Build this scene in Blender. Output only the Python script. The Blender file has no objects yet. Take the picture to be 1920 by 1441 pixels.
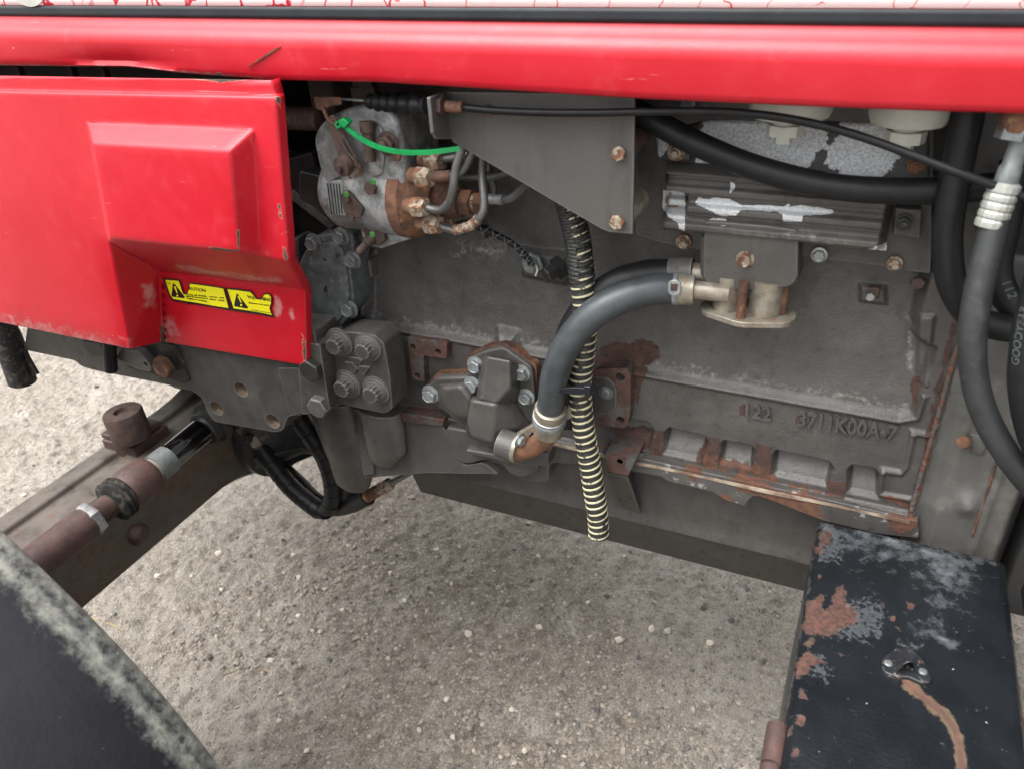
import bpy, bmesh, math, random
import numpy as np
from mathutils import Vector, Matrix

random.seed(7); rng = np.random.default_rng(7)
scene = bpy.context.scene
COL = scene.collection

# ------------------------------------------------------------------ camera
FPX = 1450.0; CX, CY = 960.0, 720.5
_f = np.array([-3600., -712., FPX]); _f /= np.linalg.norm(_f)
_d = np.array([140., 2380., FPX]); _d /= np.linalg.norm(_d)
_Z = -_d; _X = -_f; _X = _X - _Z * _X.dot(_Z); _X /= np.linalg.norm(_X); _Y = np.cross(_Z, _X)
RW = np.array([_X, _Y, _Z])                     # camera (right, down, forward) -> world
CAM = np.array([0.0, -0.9, 1.5])
cd = bpy.data.cameras.new("camera"); cam = bpy.data.objects.new("camera", cd); COL.objects.link(cam)
Rb = RW @ np.diag([1., -1., -1.])
cam.matrix_world = Matrix([[*Rb[0], CAM[0]], [*Rb[1], CAM[1]], [*Rb[2], CAM[2]], [0, 0, 0, 1]])
cd.sensor_fit = 'HORIZONTAL'; cd.sensor_width = 36.0; cd.lens = 36.0 * FPX / 1920.0
cd.clip_start = 0.02; cd.clip_end = 500.0
cd.dof.use_dof = True; cd.dof.focus_distance = 1.16; cd.dof.aperture_fstop = 8.0
scene.camera = cam

# ------------------------------------------------------------------ sky, sun, exposure
SUN_EL, SUN_AZ = 66.0, 225.0          # degrees; azimuth measured clockwise from +Y
world = bpy.data.worlds.new("World"); scene.world = world; world.use_nodes = True
wn = world.node_tree; bgn = wn.nodes['Background']
sky = wn.nodes.new('ShaderNodeTexSky'); sky.sky_type = 'NISHITA'; sky.sun_disc = False
sky.sun_elevation = math.radians(SUN_EL); sky.sun_rotation = math.radians(SUN_AZ)
sky.air_density = 1.0; sky.dust_density = 5.0; sky.ozone_density = 1.0
hs = wn.nodes.new('ShaderNodeHueSaturation'); hs.inputs['Saturation'].default_value = 0.15
wn.links.new(sky.outputs[0], hs.inputs['Color']); wn.links.new(hs.outputs[0], bgn.inputs['Color'])
bgn.inputs['Strength'].default_value = 0.15
sd = bpy.data.lights.new("sun", 'SUN'); sun = bpy.data.objects.new("sun", sd); COL.objects.link(sun)
sd.energy = 1.1; sd.angle = math.radians(60); sd.color = (1.0, 0.97, 0.92)
_a, _e = math.radians(SUN_AZ), math.radians(SUN_EL)
to_sun = Vector((math.sin(_a) * math.cos(_e), math.cos(_a) * math.cos(_e), math.sin(_e)))
sun.rotation_euler = to_sun.to_track_quat('Z', 'Y').to_euler()
scene.view_settings.view_transform = 'Standard'; scene.view_settings.look = 'None'
scene.view_settings.gamma = 1.0; scene.view_settings.use_curve_mapping = False
scene.view_settings.exposure = 1.6
scene.render.engine = 'CYCLES'
scene.cycles.use_denoising = True; scene.cycles.adaptive_threshold = 0.02
scene.cycles.max_bounces = 8; scene.cycles.diffuse_bounces = 5

# ------------------------------------------------------------------ pixel -> point on a plane
def ray(px, py):
    return RW @ np.array([px - CX, py - CY, FPX])
def _on(ax, px, py, v):
    r = ray(px, py); return Vector(CAM + r * (v - CAM[ax]) / r[ax])
def at(px, py, Y=0.0): return _on(1, px, py, Y)
def atX(px, py, X): return _on(0, px, py, X)
def atZ(px, py, Z): return _on(2, px, py, Z)
def pxs(Y, px=1000, py=600):                    # metres per photo pixel on plane Y near a pixel
    return (at(px + 1, py, Y) - at(px, py, Y)).length

# ------------------------------------------------------------------ materials
def lin(r, g, b):
    f = lambda c: c / 12.92 if c <= 0.04045 else ((c + 0.055) / 1.055) ** 2.4
    return (f(r / 255), f(g / 255), f(b / 255), 1)
class NT:
    def __init__(s, name):
        s.m = bpy.data.materials.new(name); s.m.use_nodes = True; s.t = s.m.node_tree
        s.b = s.t.nodes['Principled BSDF']
        s.geo = s.t.nodes.new('ShaderNodeNewGeometry'); s.pos = s.geo.outputs['Position']
    def n(s, t, **k):
        o = s.t.nodes.new(t)
        for a, v in k.items(): setattr(o, a, v)
        return o
    def l(s, a, b): s.t.links.new(a, b)
    def put(s, sock, v):
        if isinstance(v, bpy.types.NodeSocket): s.l(v, sock)
        else: sock.default_value = v
    def noise(s, scale, detail=5, rough=0.6, dist=0.0, stretch=None, vec=None):
        v = vec or s.pos
        if stretch:
            mp = s.n('ShaderNodeMapping'); mp.inputs['Scale'].default_value = stretch; s.l(v, mp.inputs['Vector']); v = mp.outputs[0]
        o = s.n('ShaderNodeTexNoise'); o.inputs['Scale'].default_value = scale; o.inputs['Detail'].default_value = detail
        o.inputs['Roughness'].default_value = rough; o.inputs['Distortion'].default_value = dist
        s.l(v, o.inputs['Vector']); return o.outputs['Fac']
    def math(s, op, a, b=0.0, c=0.0, clamp=False):
        o = s.n('ShaderNodeMath', operation=op, use_clamp=clamp)
        s.put(o.inputs[0], a); s.put(o.inputs[1], b)
        if op in ('MULTIPLY_ADD',): s.put(o.inputs[2], c)
        return o.outputs[0]
    def step(s, v, lo, hi):
        o = s.n('ShaderNodeMapRange', interpolation_type='SMOOTHSTEP'); s.put(o.inputs['Value'], v)
        o.inputs['From Min'].default_value = lo; o.inputs['From Max'].default_value = hi
        return o.outputs[0]
    def mixc(s, f, a, b):
        o = s.n('ShaderNodeMix', data_type='RGBA'); s.put(o.inputs['Factor'], f); s.put(o.inputs['A'], a) if False else None
        s.put(o.inputs[6], a); s.put(o.inputs[7], b); s.put(o.inputs[0], f); return o.outputs[2]
    def mixf(s, f, a, b):
        o = s.n('ShaderNodeMix', data_type='FLOAT'); s.put(o.inputs[0], f); s.put(o.inputs[2], a); s.put(o.inputs[3], b); return o.outputs[0]
    def attr(s, name):
        o = s.n('ShaderNodeAttribute', attribute_name=name); return o.outputs['Fac']
    def spots(s, pts):                           # 1 inside balls, falling to 0 at twice the radius
        acc = None
        for p, r in pts:
            d = s.n('ShaderNodeVectorMath', operation='DISTANCE'); s.l(s.pos, d.inputs[0]); d.inputs[1].default_value = tuple(p)
            v = s.math('MULTIPLY_ADD', d.outputs['Value'], -0.5 / r, 1.0, clamp=True)
            acc = v if acc is None else s.math('MAXIMUM', acc, v)
        return acc

def material(name, c1, c2=None, rough=0.5, metal=0.0, var=30, bump=0.0, bscale=400, layers=(), coat=0.0, spec=0.5, rvar=0.15, stretch=None):
    """c1/c2 mottled by noise; each layer = dict(mask, c1, c2, rough, metal, var)"""
    t = NT(name); c2 = c2 or c1
    def colour(a, b, sc, st=None):
        if a == b: return a
        n = t.noise(sc, 4, 0.65, stretch=st); return t.mixc(t.step(n, 0.35, 0.65), a, b)
    col = colour(c1, c2, var, stretch); r = t.math('MULTIPLY_ADD', t.noise(var * 2.3, 2), rvar, rough - rvar / 2); m = metal
    h = t.noise(bscale, 3, 0.6)
    for L in layers:
        k = L['mask']
        if k == 'noise': mk = t.step(t.noise(L.get('scale', 40), 4, 0.65, stretch=L.get('stretch')), L['lo'], L['hi'])
        elif k == 'attr':
            v = t.math('ADD', t.attr(L['attr']), t.math('MULTIPLY', t.math('SUBTRACT', t.noise(L.get('scale', 60), 5, 0.72), 0.5), L.get('amp', 1.0)))
            mk = t.step(v, L.get('lo', 0.45), L.get('hi', 0.55))
        elif k == 'spots':
            v = t.math('ADD', t.spots(L['pts']), t.math('MULTIPLY', t.math('SUBTRACT', t.noise(L.get('scale', 60), 5, 0.72), 0.5), L.get('amp', 1.0)))
            mk = t.step(v, L.get('lo', 0.5), L.get('hi', 0.56))
        elif k == 'edge':
            bv = t.n('ShaderNodeBevel', samples=3); bv.inputs['Radius'].default_value = L.get('r', 0.004)
            dp = t.n('ShaderNodeVectorMath', operation='DOT_PRODUCT'); t.l(bv.outputs[0], dp.inputs[0]); t.l(t.geo.outputs['Normal'], dp.inputs[1])
            v = t.math('MULTIPLY', t.math('SUBTRACT', 1.0, dp.outputs['Value']), 6.0); mk = t.step(t.math('MULTIPLY', v, t.math('ADD', t.noise(L.get('scale', 90), 4, 0.7), 0.1)), 0.22, 0.5)
        elif k == 'up':
            sx = t.n('ShaderNodeSeparateXYZ'); t.l(t.geo.outputs['Normal'], sx.inputs[0])
            v = t.math('MULTIPLY', t.step(sx.outputs['Z'], 0.15, 0.95), t.step(t.noise(L.get('scale', 40), 4, 0.7), L['lo'], L['hi'])); mk = v
        mk = t.math('MULTIPLY', mk, L.get('op', 1.0))
        lc = colour(L['c1'], L.get('c2', L['c1']), L.get('var', 90))
        col = t.mixc(mk, col, lc); r = t.mixf(mk, r, L.get('rough', 0.8)); m = t.mixf(mk, m, L.get('metal', 0.0))
        if L.get('depth'): h = t.math('ADD', h, t.math('MULTIPLY', mk, L['depth']))
    t.put(t.b.inputs['Base Color'], col); t.put(t.b.inputs['Roughness'], r); t.put(t.b.inputs['Metallic'], m)
    t.b.inputs['Specular IOR Level'].default_value = spec
    if coat: t.b.inputs['Coat Weight'].default_value = coat; t.b.inputs['Coat Roughness'].default_value = 0.25
    if bump:
        bn = t.n('ShaderNodeBump'); bn.inputs['Strength'].default_value = bump; bn.inputs['Distance'].default_value = 0.001
        t.l(h, bn.inputs['Height']); t.l(bn.outputs[0], t.b.inputs['Normal'])
    return t.m

RUST1, RUST2 = (0.076, 0.037, 0.028, 1), (0.040, 0.023, 0.019, 1)
ORUST1, ORUST2 = (0.135, 0.060, 0.031, 1), (0.14, 0.055, 0.028, 1)
DUST = (0.33, 0.32, 0.295, 1)
GREY1, GREY2 = (0.076, 0.0705, 0.066, 1), (0.060, 0.0555, 0.052, 1)
GREYDUST = dict(mask='noise', scale=16, lo=0.48, hi=0.78, c1=(0.12, 0.114, 0.107, 1), rough=0.55, op=0.40)
STREAK = dict(mask='noise', scale=55, stretch=(1, 1, 0.16), lo=0.50, hi=0.74, c1=(0.030, 0.027, 0.025, 1), rough=0.5, op=0.36)
TOPDUST = dict(mask='up', scale=45, lo=0.30, hi=0.62, c1=(0.18, 0.17, 0.155, 1), rough=0.9, op=0.22)
GRIME = dict(mask='noise', scale=75, lo=0.56, hi=0.70, c1=(0.024, 0.021, 0.018, 1), rough=0.7, op=0.42)
EDGE = dict(mask='edge', c1=(0.21, 0.205, 0.195, 1), rough=0.5, op=0.7)
SPECK = dict(mask='noise', scale=220, lo=0.735, hi=0.78, c1=(0.5, 0.49, 0.46, 1), rough=0.8, op=0.7)
def rustL(pts, scale=70, amp=1.1, c=(RUST1, RUST2), op=1.0, **k):
    return dict(mask='spots', pts=pts, scale=scale, amp=amp, c1=c[0], c2=c[1], rough=0.85, op=op, depth=0.6, **k)
rustA = dict(mask='attr', attr='rust', scale=60, amp=2.0, c1=RUST1, c2=RUST2, rough=0.88, depth=0.8)
orustA = dict(mask='attr', attr='orust', scale=70, amp=2.2, c1=ORUST1, c2=RUST1, rough=0.9, depth=0.8)
dustA = dict(mask='attr', attr='dust', scale=120, amp=2.6, lo=0.45, hi=1.25, c1=DUST, rough=0.9, op=0.6)
chipA = dict(mask='attr', attr='chip', scale=80, amp=1.1, lo=0.49, hi=0.52, c1=(0.66, 0.68, 0.69, 1), c2=(0.46, 0.48, 0.49, 1), var=420, rough=0.45, metal=0.2, depth=-1.5)
M = {}
M['grey'] = material('grey engine paint', GREY1, GREY2, 0.40, var=22, bump=0.6, bscale=420, layers=[GREYDUST, STREAK, GRIME, TOPDUST, EDGE, SPECK])
M['grey_block'] = material('grey block paint with rust', GREY1, GREY2, 0.37, var=22, bump=0.8, bscale=380,
    layers=[GREYDUST, STREAK, GRIME, TOPDUST, dustA, SPECK, dict(mask='noise', scale=26, lo=0.70, hi=0.74, c1=RUST1, c2=RUST2, rough=0.85, op=0.55), rustA, orustA, chipA])
M['grey_dark'] = material('dark oily casting', (0.026, 0.025, 0.024, 1), (0.015, 0.015, 0.015, 1), 0.5, var=35, bump=0.5, bscale=300,
    layers=[dict(mask='noise', scale=30, lo=0.6, hi=0.68, c1=(0.12, 0.12, 0.12, 1), rough=0.8, op=0.7), SPECK])
M['grey_worn'] = material('grey paint worn with rust bloom', (0.055, 0.051, 0.047, 1), (0.040, 0.037, 0.034, 1), 0.45, var=30, bump=0.5, bscale=350,
    layers=[GREYDUST, STREAK, GRIME, TOPDUST, EDGE, dict(mask='noise', scale=28, lo=0.63, hi=0.72, c1=RUST2, c2=RUST1, rough=0.85, op=0.6), SPECK])
M['flange'] = material('grey paint eaten by rust', GREY1, GREY2, 0.5, var=30, bump=0.6, bscale=300,
    layers=[dict(mask='noise', scale=30, lo=0.44, hi=0.52, c1=(0.10, 0.046, 0.034, 1), c2=(0.052, 0.029, 0.024, 1), rough=0.85), SPECK])
M['timing'] = material('bare timing cover', (0.06, 0.067, 0.067, 1), (0.105, 0.115, 0.115, 1), 0.6, var=60, bump=0.6, bscale=300,
    layers=[dict(mask='noise', scale=14, lo=0.60, hi=0.615, c1=(0.025, 0.025, 0.026, 1), rough=0.5), dict(mask='noise', scale=120, lo=0.62, hi=0.72, c1=(0.3, 0.31, 0.31, 1), rough=0.7, op=0.6)])
M['alu'] = material('dirty cast aluminium', (0.33, 0.335, 0.335, 1), (0.18, 0.183, 0.183, 1), 0.5, metal=0.3, var=45, bump=0.5, bscale=420,
    layers=[dict(mask='noise', scale=26, lo=0.47, hi=0.66, c1=(0.055, 0.05, 0.045, 1), rough=0.8, op=0.8), dict(mask='noise', scale=190, lo=0.55, hi=0.68, c1=(0.10, 0.10, 0.098, 1), rough=0.8, op=0.6), STREAK, SPECK])
M['rust'] = material('rusted steel', (0.17, 0.078, 0.040, 1), (0.065, 0.031, 0.021, 1), 0.85, var=45, bump=0.9, bscale=260,
    layers=[dict(mask='noise', scale=60, lo=0.6, hi=0.7, c1=(0.30, 0.17, 0.08, 1), rough=0.9, op=0.7), dict(mask='noise', scale=25, lo=0.55, hi=0.62, c1=(0.05, 0.03, 0.025, 1), rough=0.8, op=0.6)])
M['rust_dark'] = material('dark rusted steel', (0.065, 0.037, 0.028, 1), (0.034, 0.021, 0.018, 1), 0.75, var=60, bump=0.7, bscale=300)
M['rust_mauve'] = material('old brown primer rust', (0.085, 0.045, 0.037, 1), (0.048, 0.028, 0.025, 1), 0.6, var=40, bump=0.7, bscale=380,
    layers=[dict(mask='noise', scale=150, lo=0.6, hi=0.7, c1=(0.17, 0.10, 0.08, 1), rough=0.85, op=0.5)])
M['copper'] = material('rusty brown pipe', (0.22, 0.105, 0.058, 1), (0.12, 0.06, 0.038, 1), 0.5, metal=0.2, var=50, bump=0.3)
M['axle'] = material('axle casting, worn tan and rust', (0.075, 0.063, 0.050, 1), (0.046, 0.039, 0.032, 1), 0.42, var=18, bump=0.5, bscale=220,
    layers=[dict(mask='noise', scale=9, lo=0.50, hi=0.62, c1=(0.105, 0.066, 0.040, 1), c2=(0.055, 0.036, 0.025, 1), rough=0.6, op=0.8), dict(mask='up', scale=20, lo=0.3, hi=0.6, c1=(0.15, 0.138, 0.122, 1), rough=0.6, op=0.6), dict(mask='noise', scale=40, lo=0.60, hi=0.68, c1=(0.13, 0.065, 0.04, 1), rough=0.8, op=0.6), SPECK])
M['zinc'] = material('zinc plated steel', (0.36, 0.385, 0.385, 1), (0.24, 0.26, 0.26, 1), 0.42, metal=0.5, var=120, bump=0.3,
    layers=[dict(mask='noise', scale=160, lo=0.62, hi=0.7, c1=(0.12, 0.10, 0.08, 1), op=0.7)])
M['bolt_rusty'] = material('bolt rusted through zinc', (0.33, 0.29, 0.23, 1), (0.22, 0.17, 0.12, 1), 0.6, metal=0.2, var=110, bump=0.5,
    layers=[dict(mask='noise', scale=130, lo=0.45, hi=0.55, c1=(0.19, 0.085, 0.04, 1), c2=(0.08, 0.042, 0.028, 1), rough=0.9)])
M['yzinc'] = material('yellowed plated steel', (0.32, 0.295, 0.245, 1), (0.22, 0.19, 0.145, 1), 0.42, metal=0.45, var=70, bump=0.2,
    layers=[dict(mask='noise', scale=80, lo=0.6, hi=0.68, c1=(0.25, 0.10, 0.04, 1), rough=0.8)])
M['pipe'] = material('dull steel pipe', (0.12, 0.118, 0.115, 1), (0.08, 0.078, 0.075, 1), 0.36, metal=0.4, var=60, bump=0.2)
M['chrome'] = material('chrome rod', (0.22, 0.22, 0.23, 1), None, 0.10, metal=1.0, rvar=0.02)
M['steel_grey'] = material('grey plated fitting', (0.18, 0.195, 0.195, 1), (0.13, 0.14, 0.14, 1), 0.5, metal=0.35, var=80, bump=0.2)
M['rubber'] = material('black rubber', (0.008, 0.0085, 0.0095, 1), (0.012, 0.0125, 0.0135, 1), 0.45, spec=0.28, var=60, bump=0.2, bscale=700, layers=[SPECK])
M['rubber_grey'] = material('weathered blue grey rubber hose', (0.052, 0.060, 0.064, 1), (0.036, 0.042, 0.046, 1), 0.42, var=45, bump=0.3, bscale=600,
    layers=[dict(mask='noise', scale=30, lo=0.55, hi=0.8, c1=(0.10, 0.108, 0.108, 1), rough=0.8, op=0.5), SPECK])
M['rubber_dusty'] = material('dusty hydraulic hose', (0.028, 0.031, 0.031, 1), (0.019, 0.021, 0.021, 1), 0.5, var=40, bump=0.5, bscale=800, layers=[dict(mask='noise', scale=70, lo=0.55, hi=0.75, c1=(0.075, 0.08, 0.077, 1), op=0.4), SPECK])
M['rubber_dirty'] = material('mud caked rubber', (0.03, 0.03, 0.028, 1), (0.015, 0.015, 0.015, 1), 0.7, var=60, bump=1.0, bscale=160,
    layers=[dict(mask='noise', scale=70, lo=0.52, hi=0.6, c1=(0.11, 0.10, 0.085, 1), op=0.8)])
M['cream'] = material('cream plastic spiral', (0.56, 0.52, 0.35, 1), (0.48, 0.43, 0.27, 1), 0.4, var=60,
    layers=[dict(mask='noise', scale=90, lo=0.54, hi=0.62, c1=(0.03, 0.03, 0.028, 1), rough=0.6)])
M['black_tape'] = material('black corrugated plastic', (0.018, 0.018, 0.017, 1), (0.03, 0.03, 0.028, 1), 0.45, var=200, bump=1.0, bscale=300)
M['green'] = material('green nylon', (0.004, 0.23, 0.06, 1), (0.003, 0.17, 0.045, 1), 0.35, var=60)
M['green_paint'] = material('green paint dab', (0.02, 0.12, 0.02, 1), None, 0.5)
M['white_plastic'] = material('yellowed translucent plastic', (0.46, 0.47, 0.42, 1), (0.38, 0.39, 0.35, 1), 0.4, var=25)
M['plate'] = material('grey bracket paint', (0.072, 0.069, 0.065, 1), (0.060, 0.057, 0.054, 1), 0.42, var=12, bump=0.25, bscale=700,
    layers=[STREAK, EDGE, dict(mask='noise', scale=260, lo=0.72, hi=0.76, c1=(0.3, 0.3, 0.29, 1), op=0.6)])
M['yellow'] = material('yellow decal', (0.90, 0.82, 0.01, 1), (0.82, 0.76, 0.02, 1), 0.35, var=60, bump=0.6, bscale=90)
M['ink'] = material('black print', (0.012, 0.012, 0.012, 1), None, 0.4)
M['hole'] = material('dirty hole', (0.035, 0.028, 0.022, 1), None, 0.8)
M['thread'] = material('bright worn thread', (0.32, 0.24, 0.16, 1), (0.16, 0.10, 0.07, 1), 0.45, metal=0.5, var=200)
M['black_stripe'] = material('black stripe decal', (0.008, 0.010, 0.013, 1), (0.012, 0.015, 0.018, 1), 0.5, spec=0.3, var=30, layers=[dict(mask='noise', scale=180, lo=0.74, hi=0.76, c1=(0.5, 0.5, 0.5, 1))])
M['gasket'] = material('pale gasket edge', (0.40, 0.33, 0.25, 1), (0.13, 0.075, 0.05, 1), 0.8, var=22)
M['white_mark'] = material('faint hose print', (0.075, 0.088, 0.093, 1), None, 0.6)
M['tyre'] = material('tyre rubber', (0.02, 0.02, 0.02, 1), (0.035, 0.034, 0.032, 1), 0.75, var=20, bump=0.6)
M['interior'] = material('grimy engine bay', (0.02, 0.02, 0.02, 1), (0.03, 0.028, 0.026, 1), 0.8, var=20, bump=0.4)

def red_material():
    t = NT('sun faded red paint')
    n1 = t.noise(5, 5, 0.6, 0.6); n2 = t.noise(38, 6, 0.7); n3 = t.noise(300, 3, 0.5)
    c = t.mixc(t.step(n1, 0.3, 0.7), (0.45, 0.003, 0.013, 1), (0.51, 0.010, 0.024, 1))
    c = t.mixc(t.math('MULTIPLY', t.step(n2, 0.52, 0.8), 0.16), c, (0.66, 0.13, 0.14, 1))
    bloom = t.step(t.noise(9, 8, 0.75, 1.0), 0.60, 0.80)
    c = t.mixc(t.math('MULTIPLY', bloom, 0.22), c, (0.70, 0.20, 0.21, 1))
    # fine scratches: thin bands of stretched noise, broken up
    def scratch(rot, sc, thr):
        mp = t.n('ShaderNodeMapping'); mp.inputs['Rotation'].default_value = (0, rot, 0); mp.inputs['Scale'].default_value = (1.6, 6, 46); t.l(t.pos, mp.inputs[0])
        v = t.noise(sc, 2, 0.5, vec=mp.outputs[0]); b = t.step(t.noise(11 + sc, 3), 0.60, 0.68)
        return t.math('MULTIPLY', t.step(v, thr, thr + 0.015), b)
    s = t.math('MAXIMUM', scratch(0.9, 9, 0.70), scratch(-0.6, 7, 0.715))
    c = t.mixc(t.math('MULTIPLY', s, 0.35), c, (0.75, 0.40, 0.38, 1))
    chip = t.math('ADD', t.attr('chip'), t.math('MULTIPLY', t.math('SUBTRACT', t.noise(95, 6, 0.7), 0.5), 1.1))
    cm = t.step(chip, 0.5, 0.54); halo = t.step(chip, 0.42, 0.5)
    c = t.mixc(t.math('MULTIPLY', halo, 0.55), c, (0.72, 0.42, 0.28, 1))
    c = t.mixc(cm, c, t.mixc(t.noise(200), (0.10, 0.06, 0.04, 1), (0.05, 0.045, 0.04, 1)))
    wear = t.math('ADD', t.attr('wear'), t.math('MULTIPLY', t.math('SUBTRACT', t.noise(70, 8, 0.75), 0.5), 1.5))
    c = t.mixc(t.math('MULTIPLY', t.step(wear, 0.45, 0.9), 0.6), c, (0.50, 0.33, 0.31, 1))
    sp = t.step(t.noise(95, 2, 0.5), 0.785, 0.80); c = t.mixc(t.math('MULTIPLY', sp, 0.6), c, (0.85, 0.7, 0.66, 1))
    dk = t.step(t.noise(70, 2, 0.5, vec=None), 0.20, 0.215); c = t.mixc(t.math('MULTIPLY', t.math('SUBTRACT', 1.0, dk), 0.8), c, (0.12, 0.02, 0.02, 1))
    t.l(c, t.b.inputs['Base Color'])
    r = t.math('MULTIPLY_ADD', n2, 0.25, 0.30); t.l(t.mixf(cm, r, 0.85), t.b.inputs['Roughness'])
    bn = t.n('ShaderNodeBump'); bn.inputs['Strength'].default_value = 0.12; bn.inputs['Distance'].default_value = 0.001
    t.l(t.math('ADD', n3, t.math('MULTIPLY', cm, -2.0)), bn.inputs['Height']); t.l(bn.outputs[0], t.b.inputs['Normal'])
    return t.m
M['red'] = red_material()

def cracked_white():
    t = NT('crazed white decal')
    v = t.n('ShaderNodeTexVoronoi', feature='DISTANCE_TO_EDGE'); v.inputs['Scale'].default_value = 26; v.inputs['Randomness'].default_value = 1.0
    mp = t.n('ShaderNodeMapping'); mp.inputs['Scale'].default_value = (1.0, 1.0, 1.0); t.l(t.pos, mp.inputs[0])
    mixv = t.n('ShaderNodeVectorMath', operation='MULTIPLY_ADD'); nz = t.n('ShaderNodeTexNoise'); nz.inputs['Scale'].default_value = 40
    t.l(nz.outputs['Color'], mixv.inputs[0]); mixv.inputs[1].default_value = (0.03, 0.03, 0.03); t.l(mp.outputs[0], mixv.inputs[2]); t.l(t.pos, nz.inputs['Vector'])
    t.l(mixv.outputs[0], v.inputs['Vector'])
    sx = t.n('ShaderNodeSeparateXYZ'); t.l(t.pos, sx.inputs[0])
    left = t.step(sx.outputs['X'], -0.1, -0.9)            # crazing is denser toward the radiator end
    thr = t.math('MULTIPLY_ADD', left, 0.036, 0.009)
    crack = t.math('LESS_THAN', v.outputs['Distance'], thr)
    brk = t.step(t.noise(18, 3), 0.38, 0.46)
    f = t.math('MULTIPLY', crack, brk)
    halo = t.math('MULTIPLY', t.step(v.outputs['Distance'], 0.07, 0.0), t.math('MULTIPLY', left, 0.75))
    c = t.mixc(halo, (0.80, 0.79, 0.79, 1), (0.85, 0.35, 0.42, 1)); c = t.mixc(f, c, (0.60, 0.03, 0.06, 1))
    t.l(c, t.b.inputs['Base Color']); t.b.inputs['Roughness'].default_value = 0.35
    return t.m
M['white_decal'] = cracked_white()

# ------------------------------------------------------------------ mesh helpers
TRACTOR = bpy.data.objects.new('tractor', None); COL.objects.link(TRACTOR)
TBASE = Vector((-0.35, 0.25, 0.0)); TRACTOR.location = TBASE; TRACTOR.empty_display_size = 0.3
TRACTOR['label'] = 'red tractor with its engine side exposed, standing on the gravel yard'
TRACTOR['category'] = 'tractor'

def attach(o, parent):
    if parent is None: return
    o.parent = parent
    if parent is TRACTOR: o.matrix_parent_inverse = Matrix.Translation(-TBASE)
def link(name, me, mat=None, parent=TRACTOR, matrix=None, label=None):
    o = bpy.data.objects.new(name, me); COL.objects.link(o); attach(o, parent)
    if matrix is not None: o.matrix_basis = matrix
    if mat and not me.materials: me.materials.append(M[mat] if isinstance(mat, str) else mat)
    if label: o['label'] = label
    return o
def build(name, V, F, mat, parent=TRACTOR, smooth=True, bevel=0.0, seg=2, label=None, angle=35, fix=True):
    me = bpy.data.meshes.new(name); me.from_pydata([tuple(v) for v in V], [], [tuple(f) for f in F])
    if fix:
        bm = bmesh.new(); bm.from_mesh(me); bmesh.ops.recalc_face_normals(bm, faces=bm.faces); bm.to_mesh(me); bm.free()
    o = link(name, me, mat, parent, label=label)
    if smooth:
        me.shade_smooth(); me.set_sharp_from_angle(angle=math.radians(angle))
    if bevel:
        b = o.modifiers.new('bevel', 'BEVEL'); b.width = bevel; b.segments = seg; b.limit_method = 'ANGLE'; b.angle_limit = math.radians(28)
        b.harden_normals = True; b.use_clamp_overlap = True
    return o
def prism_geo(front, off):
    n = len(front); off = Vector(off)
    V = [Vector(p) for p in front] + [Vector(p) + off for p in front]
    F = [list(range(n)), list(range(2 * n - 1, n - 1, -1))] + [[i, (i + 1) % n, n + (i + 1) % n, n + i] for i in range(n)]
    return V, F
def plate(name, pts, Y, thick, mat, parent=TRACTOR, bevel=0.003, rnd=0.0, **k):
    """outline traced in photo pixels, set on the plane Y, going back by THICK"""
    P = [at(x, y, Y) for x, y in pts]
    if rnd: P = round_poly(P, rnd)
    return build(name, *prism_geo(P, (0, thick, 0)), mat, parent, bevel=bevel, **k)
def round_poly(P, r, n=4):
    out = []
    for i, p in enumerate(P):
        a, b = P[i - 1], P[(i + 1) % len(P)]
        u, v = (a - p), (b - p); d = min(r, u.length * 0.45, v.length * 0.45); u = u.normalized() * d; v = v.normalized() * d
        for j in range(n + 1):
            t = j / n; out.append((p + u) * (1 - t) ** 2 + p * 2 * t * (1 - t) + (p + v) * t ** 2)
    return out
def box(name, x0, x1, y0, y1, z0, z1, mat, parent=TRACTOR, bevel=0.004, **k):
    P = [Vector((x0, y0, z0)), Vector((x1, y0, z0)), Vector((x1, y0, z1)), Vector((x0, y0, z1))]
    return build(name, *prism_geo(P, (0, y1 - y0, 0)), mat, parent, bevel=bevel, **k)
def catmull(P, n=8):
    P = [Vector(p) for p in P]; Q = [P[0] * 2 - P[1]] + P + [P[-1] * 2 - P[-2]]; out = []
    for i in range(1, len(Q) - 2):
        a, b, c, d = Q[i - 1:i + 3]
        for j in range(n):
            t = j / n
            out.append(0.5 * ((2 * b) + (c - a) * t + (2 * a - 5 * b + 4 * c - d) * t * t + (3 * b - a - 3 * c + d) * t ** 3))
    out.append(P[-1]); return out
def frames(path):
    T = [(path[min(i + 1, len(path) - 1)] - path[max(i - 1, 0)]).normalized() for i in range(len(path))]
    u = T[0].orthogonal().normalized(); out = []
    for t in T:
        u = (u - t * u.dot(t)).normalized(); out.append((t, u, t.cross(u)))
    return out
def sweep_geo(path, rad, seg=16, caps=True):
    fr = frames(path); V, F = [], []
    for i, (p, (t, u, v)) in enumerate(zip(path, fr)):
        r = rad[i] if hasattr(rad, '__len__') else rad
        V += [p + (u * math.cos(2 * math.pi * k / seg) + v * math.sin(2 * math.pi * k / seg)) * r for k in range(seg)]
    for i in range(len(path) - 1):
        F += [[i * seg + k, i * seg + (k + 1) % seg, (i + 1) * seg + (k + 1) % seg, (i + 1) * seg + k] for k in range(seg)]
    if caps: F += [list(range(seg))[::-1], [(len(path) - 1) * seg + k for k in range(seg)]]
    return V, F
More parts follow.
